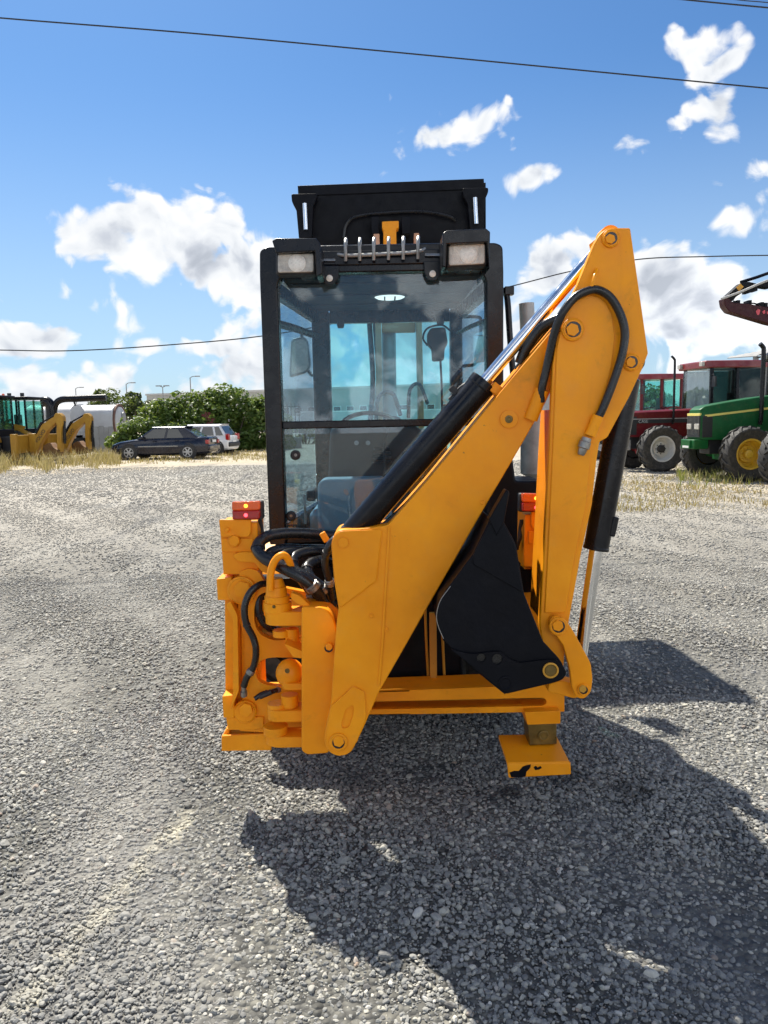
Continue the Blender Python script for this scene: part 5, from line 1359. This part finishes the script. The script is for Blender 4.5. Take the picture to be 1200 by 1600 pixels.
hatch_st = [(-1.75, .30, .88, .74), (-1.68, .24, .93, .80), (-1.2, .20, .94, .82), (0, .18, .92, .825), (.8, .20, .90, .81), (1.35, .22, .80, .77), (1.62, .27, .66, .70), (1.70, .34, .56, .62)]
car('parked_car', 'small white hatchback parked behind the dark sedan', 'car', (gx(311, 38.2), 38.2, 0), math.pi - R(9), whitep, hatch_st,
    (.95, .30, -1.28, -1.66, .88, 1.45, .75, .62), (1.15, -1.15), M['red_lens'], M['darkglass'], alloy, hatch=True)

# ------------------------------------------------------------------ yellow backhoe loaders at the left edge
yd = paint('weathered_yellow', (.38, .205, .018)); rustb = mat('rusty_bucket_steel', (.16, .075, .02), .7, .2, .4, 5, .3, 30)
def text_mesh(txt, size, ext=.006):
    cu_ = bpy.data.curves.new('lettering', 'FONT'); cu_.body = txt; cu_.size = size; cu_.extrude = ext; cu_.align_x = 'CENTER'; cu_.align_y = 'CENTER'
    o = bpy.data.objects.new('lettering', cu_); COL.objects.link(o)
    dg = bpy.context.evaluated_depsgraph_get(); me = bpy.data.meshes.new_from_object(o.evaluated_get(dg))
    bpy.data.objects.remove(o); return me
def lettering(txt, size, mt, parent, M4):
    me = text_mesh(txt, size); me.transform(M4); me.materials.clear(); me.materials.append(mt); me.name = 'lettering'
    o = bpy.data.objects.new('lettering', me); COL.objects.link(o); o.parent = parent; return o
def far_backhoe(label, loc, rz):
    """local: front towards -X, digging arm at +X; y- faces the camera"""
    rt = root('backhoe_loader', label, 'backhoe loader', loc, rz, 'yellow backhoe loaders parked at the left edge')
    obj('chassis', MB().bx(-3.2, 1.6, -.45, .45, .5, 1.15), M['plastic'], rt, .03)
    obj('bonnet', MB().prism([(x, -.5, z) for x, z in rounded([(-3.3, .9), (-1.0, .9), (-1.0, 1.75), (-2.9, 1.6), (-3.3, 1.4)], .12)], (0, 1.0, 0)), yd, rt, .03)
    cb = obj('cab', MB().bx(-1.1, .75, -.78, .78, 1.10, 1.45), M['blackmatt'], rt, .03)
    for x in (-1.05, -.45, .28, .68):
        for s in (-1, 1): obj('pillar', MB().box((x, s * .76, 2.1), (.07, .07, 1.3)), M['black'], cb)
    for a, b in ((-1.01, -.49), (-.41, .24), (.32, .64)):
        for s in (-1, 1): obj('window', MB().bx(a, b, s * .765 - .008, s * .765 + .008, 1.46, 2.70), M['glassgreen'], cb)
    obj('windscreen', MB().bx(-1.06, -1.045, -.72, .72, 1.46, 2.70), M['glassgreen'], cb)
    obj('rear_window', MB().bx(.69, .705, -.72, .72, 1.46, 2.70), M['glassgreen'], cb)
    obj('roof', MB().bx(-1.2, .85, -.85, .85, 2.76, 2.88), M['blackmatt'], cb, .04)
    for x in (-.9, -.1, .5): obj('roof_lamp', MB().box((x, -.6, 2.97), (.14, .1, .16)), M['plastic'], cb)
    obj('beacon', MB().lathe([(.07, 0), (.06, .14), (.03, .17)], (-.55, -.3, 2.88), (0, 0, 1), 12), M['amber_lens'], cb)
    obj('seat', MB().box((-.1, 0, 1.75), (.15, .5, .7)).box((-.3, 0, 1.45), (.5, .5, .12)), M['plastic'], cb, .04)
    for x, r_, w_ in ((-2.6, .48, .34), (.25, .70, .42)):
        for s in (-1, 1): wheel(rt, (x, s * .85, r_), r_, w_, r_ * .55, yd, s, .03, 16)
    for s in (-1, 1):
        obj('loader_arm', MB().prism([(x, s * .62 - .05, z) for x, z in rounded([(-.9, 1.75), (-.7, 1.95), (-2.6, 1.35), (-4.0, .75), (-4.05, .45), (-2.6, 1.05)], .06)], (0, .10, 0)), yd, rt, .01)
    obj('front_bucket', MB().prism([(x, -1.15, z) for x, z in [(-4.0, .1), (-4.9, .08), (-4.9, .12), (-4.1, .2), (-3.95, .9), (-4.3, 1.15), (-4.35, 1.12), (-4.03, .85)]], (0, 2.3, 0)), yd, rt)
    obj('rear_frame', MB().bx(1.2, 1.42, -1.05, 1.05, .45, 1.2), yd, rt, .02)
    for s in (-1, 1):
        obj('stabiliser_leg', MB().bx(1.15, 1.40, s * 1.0 - .10, s * 1.0 + .10, .25, 1.25), yd, rt, .02)
        obj('stabiliser_foot', MB().bx(1.05, 1.5, s * 1.0 - .22, s * 1.0 + .22, .16, .245), yd, rt)
    obj('swing_post', MB().bx(1.425, 1.75, -.18, .18, .45, 1.25), yd, rt, .03)
    arm = rounded([(1.46, .35), (1.64, .30), (1.92, .80), (2.28, 1.36), (2.68, 1.70), (2.72, 1.94), (2.56, 1.92), (2.05, 1.62), (1.78, 1.20), (1.50, .70)], .05)
    bmo = obj('boom', MB().prism([(x, -.16, z) for x, z in arm], (0, .30, 0)), yd, rt, .015)
    dp = rounded([(2.58, 1.92), (2.66, 2.08), (2.82, 2.10), (2.97, 1.95), (2.97, 1.68), (2.86, 1.35), (2.80, .45), (2.65, .45), (2.66, 1.25), (2.70, 1.60)], .06)
    dpo = obj('dipper_arm', MB().prism([(x, -.17, z) for x, z in dp], (0, .32, 0)), yd, rt, .02)
    obj('boom_cylinder', MB().cyl((1.50, -.0, .95), (2.0, 0, 1.72), .07, n=14).cyl((2.0, 0, 1.72), (2.62, 0, 2.03), .035, n=10), M['black'], rt)
    obj('dipper_cylinder', MB().cyl((2.96, 0, 1.75), (2.92, 0, .8), .06, n=14), M['black'], rt)
    bkp = rounded([(2.80, .52), (2.60, .62), (2.35, .86), (2.12, .72), (2.05, .42), (2.25, .22), (2.65, .28)], .07)
    obj('digging_bucket', MB().prism([(x, -.32, z) for x, z in bkp], (0, .62, 0)), rustb, rt, .02)
    obj('side_panel', MB().prism([(x, -.82, z) for x, z in rounded([(-.75, 1.45), (.55, 1.42), (.7, 1.55), (-.1, 1.72), (-.6, 1.72)], .08)], (0, .04, 0)), yd, rt, .01)
    obj('fender', MB().prism([(x, -1.02, z) for x, z in rounded([(-.55, .9), (-.45, 1.25), (-.1, 1.48), (.5, 1.48), (.85, 1.25), (.95, .9), (.80, .9), (.7, 1.2), (.4, 1.38), (0, 1.38), (-.3, 1.2), (-.4, .9)], .05)], (0, .4, 0)), yd, rt, .01)
    obj('step_grille', MB().bx(-1.0, -.5, -.86, -.80, .55, 1.05), M['blackmatt'], rt)
    for ch in rt.children:
        if ch.name.split('.')[0] in ('boom', 'dipper_arm', 'boom_cylinder', 'dipper_cylinder', 'digging_bucket', 'swing_post', 'rear_frame', 'stabiliser_leg', 'stabiliser_foot'): ch.location.x += .42
    ang = math.atan2(1.0, .78)
    lettering('VOLVO', .20, M['plastic'], bmo, Matrix.Translation((1.95, -.168, 1.13)) @ Matrix.Rotation(-ang, 4, 'Y') @ Matrix.Rotation(math.pi / 2, 4, 'X'))
    return rt
fb = far_backhoe('yellow backhoe loader at the left edge with glazed cab and folded arm', (0, 0, 0), 0)
fbx = P(104, 660, 33.0).x - 3.37
fb.location = (fbx, 33.0, 0); fb.rotation_euler = (0, 0, R(-4))
f2 = copy_tree(fb)
f2['label'] = 'second yellow backhoe loader parked behind, only its folded arm shows right of the first'
f2.location = (P(147, 660, 35.6).x - 3.37, 35.6, 0)
# ------------------------------------------------------------------ right: tractors
redp = paint('tractor_red', (.115, .005, .007))
redroof = mat('tractor_roof_red', (.20, .008, .009), .35, 0, .15, 2, coat=.3, dust=.15)
greenp = paint('tractor_green', (.008, .095, .018))
rimw = mat('pale_wheel_rim', (.60, .60, .58), .5, 0, .15, 5, dust=.3)
rimy = mat('yellow_wheel_rim', (.62, .38, .02), .45, 0, .15, 5, dust=.25)
paley = mat('pale_yellow_stripe', (.75, .62, .16), .45)
curt = mat('pale_curtain', (.78, .82, .82), .8, 0, .15, 4)
def tractor(label, loc, rz, pm, rimm, roofm, cabm, style, group, hub=None):
    gm = M['glassgreen'] if style == 'red' else M['glassdark']
    rt = root('tractor', label, 'tractor', loc, rz, group)
    for s in (-1, 1):
        wheel(rt, (0, s * .88, .64), .64, .40, .345, rimm, s, .045, 17, hubm=hub)
        wheel(rt, (-2.55, s * .90, .86), .86, .50, .50, rimm, s, .05, 20, hubm=hub)
    obj('front_axle', MB().cyl((0, -.75, .60), (0, .75, .60), .09, n=14).box((0, 0, .62), (.4, .5, .3)), pm, rt, .02)
    obj('rear_axle', MB().cyl((-2.55, -.8, .86), (-2.55, .8, .86), .14, n=14), M['plastic'], rt)
    obj('engine_block', MB().bx(-1.6, .55, -.22, .22, .62, 1.05).bx(-2.9, -1.6, -.3, .3, .65, 1.25), M['plastic'], rt, .02)
    if style == 'green':
        prof = lambda x: 1.86 + .02 * x if False else None
        st_ = [(.82, .98, 1.66, .30), (.70, .96, 1.74, .34), (.2, .95, 1.82, .36), (-.6, .95, 1.93, .37), (-1.42, .95, 2.0, .38)]
    else:
        st_ = [(.72, .98, 1.62, .36), (.68, .96, 1.66, .38), (.2, .95, 1.68, .40), (-.6, .95, 1.70, .40), (-1.42, .95, 1.72, .40)]
    rings = []
    for (x, zl, zh, hw) in st_:
        sh = .17 if style == 'green' else .05
        rings.append([(x, -hw, zl), (x, -hw, zh - sh), (x, -hw * .72, zh), (x, hw * .72, zh), (x, hw, zh - sh), (x, hw, zl)])
    hd = obj('bonnet', MB().loft(rings), pm, rt, .015)
    xf = st_[0][0]
    gr = obj('grille', MB().box((xf + .006, 0, 1.27), (.03, st_[0][3] * 1.9, .50)), M['plastic'], rt, .006)
    for k in range(9): obj('grille_bar', MB().box((xf + .024, -.24 + .06 * k, 1.30), (.012, .012, .44)), M['steel'], gr)
    for s in (-1, 1): obj('headlight', MB().box((xf + .028, s * .17, 1.27), (.03, .2, .13)), M['lampglass'], gr, .01)
    for s in (-1, 1):
        obj('side_grille', MB().box((xf - .14, s * (st_[1][3] + .004), 1.27), (.24, .02, .50)), M['plastic'], rt, .004)
        if style == 'green':
            vs = [(.75, s * .345, 1.49), (-1.42, s * .386, 1.70), (-1.42, s * .386, 1.75), (.75, s * .345, 1.54)]
            obj('stripe', MB().prism(vs, (0, s * .008, 0)), paley, hd)
        else:
            obj('stripe', MB().box((-.4, s * .405, 1.38), (2.0, .008, .10)), M['plastic'], hd)
            obj('stripe', MB().box((-.4, s * .405, 1.45), (2.0, .008, .02)), M['greypipe'], hd)
    if style == 'green':
        obj('stripe', MB().box((xf + .004, 0, 1.55), (.05, .56, .06)), paley, hd, .004)
        wb_ = obj('front_support', MB().box((.80, 0, .86), (.36, .62, .22)), pm, rt, .02)
        obj('tow_plate', MB().box((1.0, 0, .86), (.04, .36, .20)), pm, wb_, .008)
        fm_ = obj('mud_scraper', MB().box((1.022, 0, .80), (.006, .28, .05)), M['white'], wb_)
    else:
        wb_ = obj('front_support', MB().box((.72, 0, .74), (.34, .5, .3)), M['greypipe'], rt, .02)
        for s in (-1, 1):
            lettering('CASE', .12, M['greypipe'], hd, Matrix.Translation((.28, s * .411, 1.38)) @ Matrix.Rotation(math.pi if s > 0 else 0, 4, 'Z') @ Matrix.Rotation(math.pi / 2, 4, 'X'))
    # exhaust
    xe = -.55
    obj('exhaust_pipe', MB().tube([(xe, .46, 1.3), (xe, .50, 1.5), (xe, .50, 2.2), (xe, .50, 2.95), (xe + .02, .50, 3.06), (xe + .10, .50, 3.14)], .05 if style == 'green' else .032, 12), M['black'], rt)
    # cab
    cb = obj('cab', MB().bx(-3.0, -1.5, -.72, .72, 1.20, 1.55), cabm, rt, .03)
    zt = 2.80
    for x, lean in ((-1.50, .0), (-2.25, 0), (-3.0, 0)):
        for s in (-1, 1):
            obj('pillar', MB().prism([(x - .05, s * .74 - .04, 1.55), (x + .05, s * .74 - .04, 1.55), (x + .03, s * .70 - .04, zt), (x - .06, s * .70 - .04, zt)], (0, .08, 0)), cabm, cb, .012)
    for a, b in ((-2.19, -1.56), (-2.93, -2.31)):
        for s in (-1, 1): obj('side_window', MB().prism([(a, s * .745, 1.56), (b, s * .745, 1.56), (b, s * .70, zt - .02), (a, s * .70, zt - .02)], (0, s * .01, 0)), gm, cb)
    obj('windscreen', MB().bx(-1.47, -1.46, -.70, .70, 1.56, zt - .02), M['glass'] if style == 'curtain' else gm, cb)
    obj('rear_window', MB().bx(-3.04, -3.03, -.66, .66, 1.56, zt - .02), gm, cb)
    obj('roof', MB().loft([[(x, -w_, z), (x, w_, z), (x, w_ * .93, z + .20), (x, -w_ * .93, z + .20)] for x, w_, z in ((-1.32, .78, zt), (-2.2, .84, zt + .0), (-3.15, .80, zt))]), roofm, cb, .03)
    for s in (-1, 1): obj('roof_lamp', MB().box((-1.30, s * .6, zt + .11), (.12, .16, .12)), M['lampglass'], cb, .01)
    obj('seat', MB().box((-2.6, 0, 1.85), (.14, .5, .6)).box((-2.35, 0, 1.55), (.5, .5, .14)), M['plastic'], cb, .04)
    obj('steering_wheel', MB().tube([(-1.85 + .07 * math.sin(a), .19 * math.cos(a), 1.85 + .17 * math.sin(a)) for a in [2 * math.pi * k / 20 for k in range(21)]], .016, 6, 0), M['plastic'], cb)
    obj('console', MB().cyl((-1.62, 0, 1.4), (-1.85, 0, 1.84), .05, n=10).box((-1.6, 0, 1.6), (.14, .4, .2)), M['plastic'], cb)
    obj('mirror', MB().tube([(-1.5, .72, 2.6), (-1.42, .95, 2.62), (-1.42, 1.0, 2.5)], .014, 6).box((-1.42, 1.0, 2.42), (.04, .18, .28)), M['plastic'], cb)
    for s in (-1, 1):
        ft = [(x, z) for x, z in [(-2.55 + .98 * math.cos(a), .86 + .98 * math.sin(a)) for a in [R(20 + 12 * k) for k in range(12)]]]
        fi = [(x, z) for x, z in [(-2.55 + .93 * math.cos(a), .86 + .93 * math.sin(a)) for a in [R(20 + 12 * k) for k in range(12)]]][::-1]
        obj('fender', MB().prism([(x, s * .92 - .27, z) for x, z in ft + fi], (0, .54, 0)), pm, rt, .006)
        obj('step', MB().bx(-1.5, -1.15, s * .75 - .12, s * .75 + .12, .55, .60).bx(-1.5, -1.15, s * .75 - .12, s * .75 + .12, .85, .90), M['plastic'], rt)
    if style == 'curtain':
        for a, b in ((-.66, -.06), (-.02, .64)):
            cp = [(-1.53 + -.02 + .045 * math.sin((a + (b - a) * k / 30) * 31 + math.sin(k * .5)), a + (b - a) * k / 30) for k in range(31)]
            obj('curtain', MB().prism([(x, y, 1.6) for x, y in cp] + [(x - .006, y, 1.6) for x, y in cp[::-1]], (0, 0, 1.12)), curt, cb)
    return rt
HEAD = math.pi + R(7)
def place(tr, px, py, loc_off, ang=HEAD):
    """put the local point loc_off on the ground seen at photo pixel px,py"""
    g_ = G(px, py); o = Matrix.Rotation(ang, 3, 'Z') @ Vector((loc_off[0], loc_off[1], 0))
    tr.location = (g_.x - o.x, g_.y - o.y, 0); tr.rotation_euler = (0, 0, ang)
trg = 'tractors parked on the right'
tg = tractor('green tractor with yellow wheels and a tall black exhaust', (0, 0, 0), 0, greenp, rimy, M['black'], M['black'], 'green', trg, rimy)
place(tg, 1166, 753, (0, .88))
trd = tractor('red tractor with pale front wheel and black cab, parked behind the green one', (0, 0, 0), 0, redp, rimw, redroof, M['black'], 'curtain', trg, M['plastic'])
place(trd, 1031, 738, (0, .88))
trb = tractor('red tractor farthest back with red cab pillars, its cab left of the curtained one', (0, 0, 0), 0, redp, rimw, redroof, redp, 'red', trg, M['plastic'])
place(trb, 1000, 716, (-1.5, .72))
t4 = copy_tree(tg)
t4['label'] = 'tractor at the right edge of which only a lugged front tyre shows'
place(t4, 1226, 764, (0, -.88), HEAD + R(15))
# shed roof behind them
sh = root('shed', 'low open shed with grey corrugated roof behind the tractors', 'shed', (0, 0, 0))
cor = mat('corrugated_sheet', (.20, .20, .20), .6, .4, .25, 2)
sy0 = 31.0
e0_, e1_ = P(1182, 556, sy0), P(1340, 526, sy0); obj('fascia', MB().prism([e0_ + Vector((0, -.03, -.04)), e1_ + Vector((0, -.03, -.04)), e1_ + Vector((0, -.03, -.5)), e0_ + Vector((0, -.03, -.10))], (0, .025, 0)), M['plastic'], sh)
rib_ = MB(); n_r = 26
pr_ = []
for k in range(n_r + 1):
    t_ = k / n_r; p_ = e0_.lerp(e1_, t_); pr_.append(p_ + Vector((0, 0, .05 if k % 2 else 0)))
low_ = [p_ + Vector((0, 0, -.03)) for p_ in pr_][::-1]
obj('roof', MB().prism(pr_ + low_, (0, 2.6, .12)), cor, sh)
for k in range(4):
    p_ = e0_.lerp(e1_, .04 + k * .3); obj('post', MB().bx(p_.x - .08, p_.x + .08, sy0 + .3, sy0 + .46, 0, p_.z - .02), fgrey, sh)
obj('back_wall', MB().bx(e0_.x, e1_.x, sy0 + 2.4, sy0 + 2.5, 0, e0_.z - .1), fgrey, sh)
# raised red loader arm reaching in from the right
ly = 15.0
ob = G(1290, 800); lo_ = Vector((P(1300, 600, ly).x, ly, 0))
ra = root('crane_arm', 'raised red folding crane arm reaching in at the right edge of the sky', 'crane', lo_)
def Q2(pts, Y): return [P(x, y, Y) - lo_ for x, y in pts]
redd = paint('crane_red', (.038, .002, .004))
lower = obj('lower_arm', MB().prism(Q2(rounded([(1131, 466), (1139, 466), (1146, 473), (1166, 474), (1200, 480), (1300, 500), (1296, 528), (1200, 505), (1140, 487), (1133, 478)], 2), ly - .12), (0, .24, 0)), redd, ra, .01)
up = obj('upper_arm', MB().prism(Q2(rounded([(1136, 462), (1158, 442), (1170, 440), (1187, 444), (1200, 440), (1300, 416), (1300, 424), (1203, 450), (1180, 447), (1165, 454), (1150, 464), (1146, 470), (1136, 470)], 1.5), ly - .10), (0, .20, 0)), M['blackmatt'], ra, .01)
obj('tie_bar', MB().tube([P(1127, 467, ly - .2) - lo_, P(1160, 455, ly - .2) - lo_, P(1200, 438, ly - .2) - lo_, P(1300, 402, ly - .2) - lo_], .022, 8), M['greypipe'], ra)
obj('tie_bar', MB().tube([P(1157, 441, ly + .2) - lo_, P(1180, 434, ly + .2) - lo_, P(1200, 427, ly + .2) - lo_, P(1300, 392, ly + .2) - lo_], .030, 8), M['black'], ra)
obj('warning_plate', MB().prism(Q2([(1150, 449), (1157, 443), (1162, 448), (1155, 455)], ly - .105), (0, .004, 0)), M['yellow_dull'], up)
fit = MB()
for (x, y) in ((1166, 455), (1177, 452), (1150, 474), (1168, 474), (1187, 477), (1193, 478)):
    fit.box(P(x, y, ly) - lo_, (.06, .22, .09))
kind(obj('hose_fittings', fit, M['blackmatt'], ra), 'stuff')
obj('hose', MB().tube([P(1146, 470, ly) - lo_, P(1153, 476, ly) - lo_, P(1166, 475, ly) - lo_, P(1178, 474, ly) - lo_, P(1190, 478, ly) - lo_, P(1230, 485, ly) - lo_], .014, 6), M['rubberhose'], ra)
pinkm = mat('faded_pink_lettering', (.55, .06, .08), .5)
for pts in ([(1181, 486), (1184, 483), (1188, 484), (1187, 489), (1186, 492), (1183, 492), (1182, 489)], [(1191, 487), (1195, 484), (1196, 489), (1193, 491)], [(1198, 487), (1202, 486), (1202, 491), (1199, 491)]):
    obj('mark', MB().prism(Q2(rounded(pts, 1), ly - .125), (0, .003, 0)), pinkm, lower)
obj('column', MB().prism(Q2([(1285, 385), (1310, 385), (1310, 532), (1285, 532)], ly - .2), (0, .4, 0)), redd, ra, .02)
bot = P(1297, 530, ly) - lo_
obj('mast', MB().cyl((bot.x, 0, 0), (bot.x, 0, bot.z), .16, n=18), redd, ra)
obj('base', MB().box((bot.x, 0, .15), (1.2, 1.2, .3)), M['blackmatt'], ra, .02)

# ------------------------------------------------------------------ dry grass
def wedge(n, px0, px1, Y0, Y1, edge=None):
    out = []
    while len(out) < n:
        Y = rng.uniform(Y0, Y1); px = rng.uniform(px0, px1); x = P(px, 660, Y).x
        if edge and Y < edge(x, px): continue
        cl = math.sin(x * 1.7 + 3 * math.sin(Y * .7)) + math.sin(x * 4.1 + Y * 2.3)
        if cl < rng.uniform(-1.7, .9): continue
        out.append((x, Y, 0))
    return out
grass('dry_grass', 'tall dry straw-coloured grass around the parked machines at the left', wedge(5200, -60, 185, 24.5, 36, lambda x, px: 27.5 + .016 * px + 1.3 * math.sin(px * .07) + rng.uniform(-2.2, 1.5)), .05, .70, M['straw'], .75, .010)
grass('dry_grass', 'short dry grass strip in front of the parked cars', wedge(4200, 150, 430, 30, 41, lambda x, px: 29 + .006 * px + rng.uniform(-1, 2.5)), .02, .20, M['straw'], .5, .014)
grass('weeds', 'green and yellow weeds under the tractors on the right', wedge(1500, 1060, 1290, 16.0, 20.0, lambda x, px: 16.6 + rng.uniform(-.6, 1.6)), .03, .34, M['weed'], .8, .009)
grass('dry_grass', 'short dry grass scattered over the gravel at the right', wedge(3800, 950, 1290, 12.5, 19.5), .02, .12, M['straw'], .7, .008)
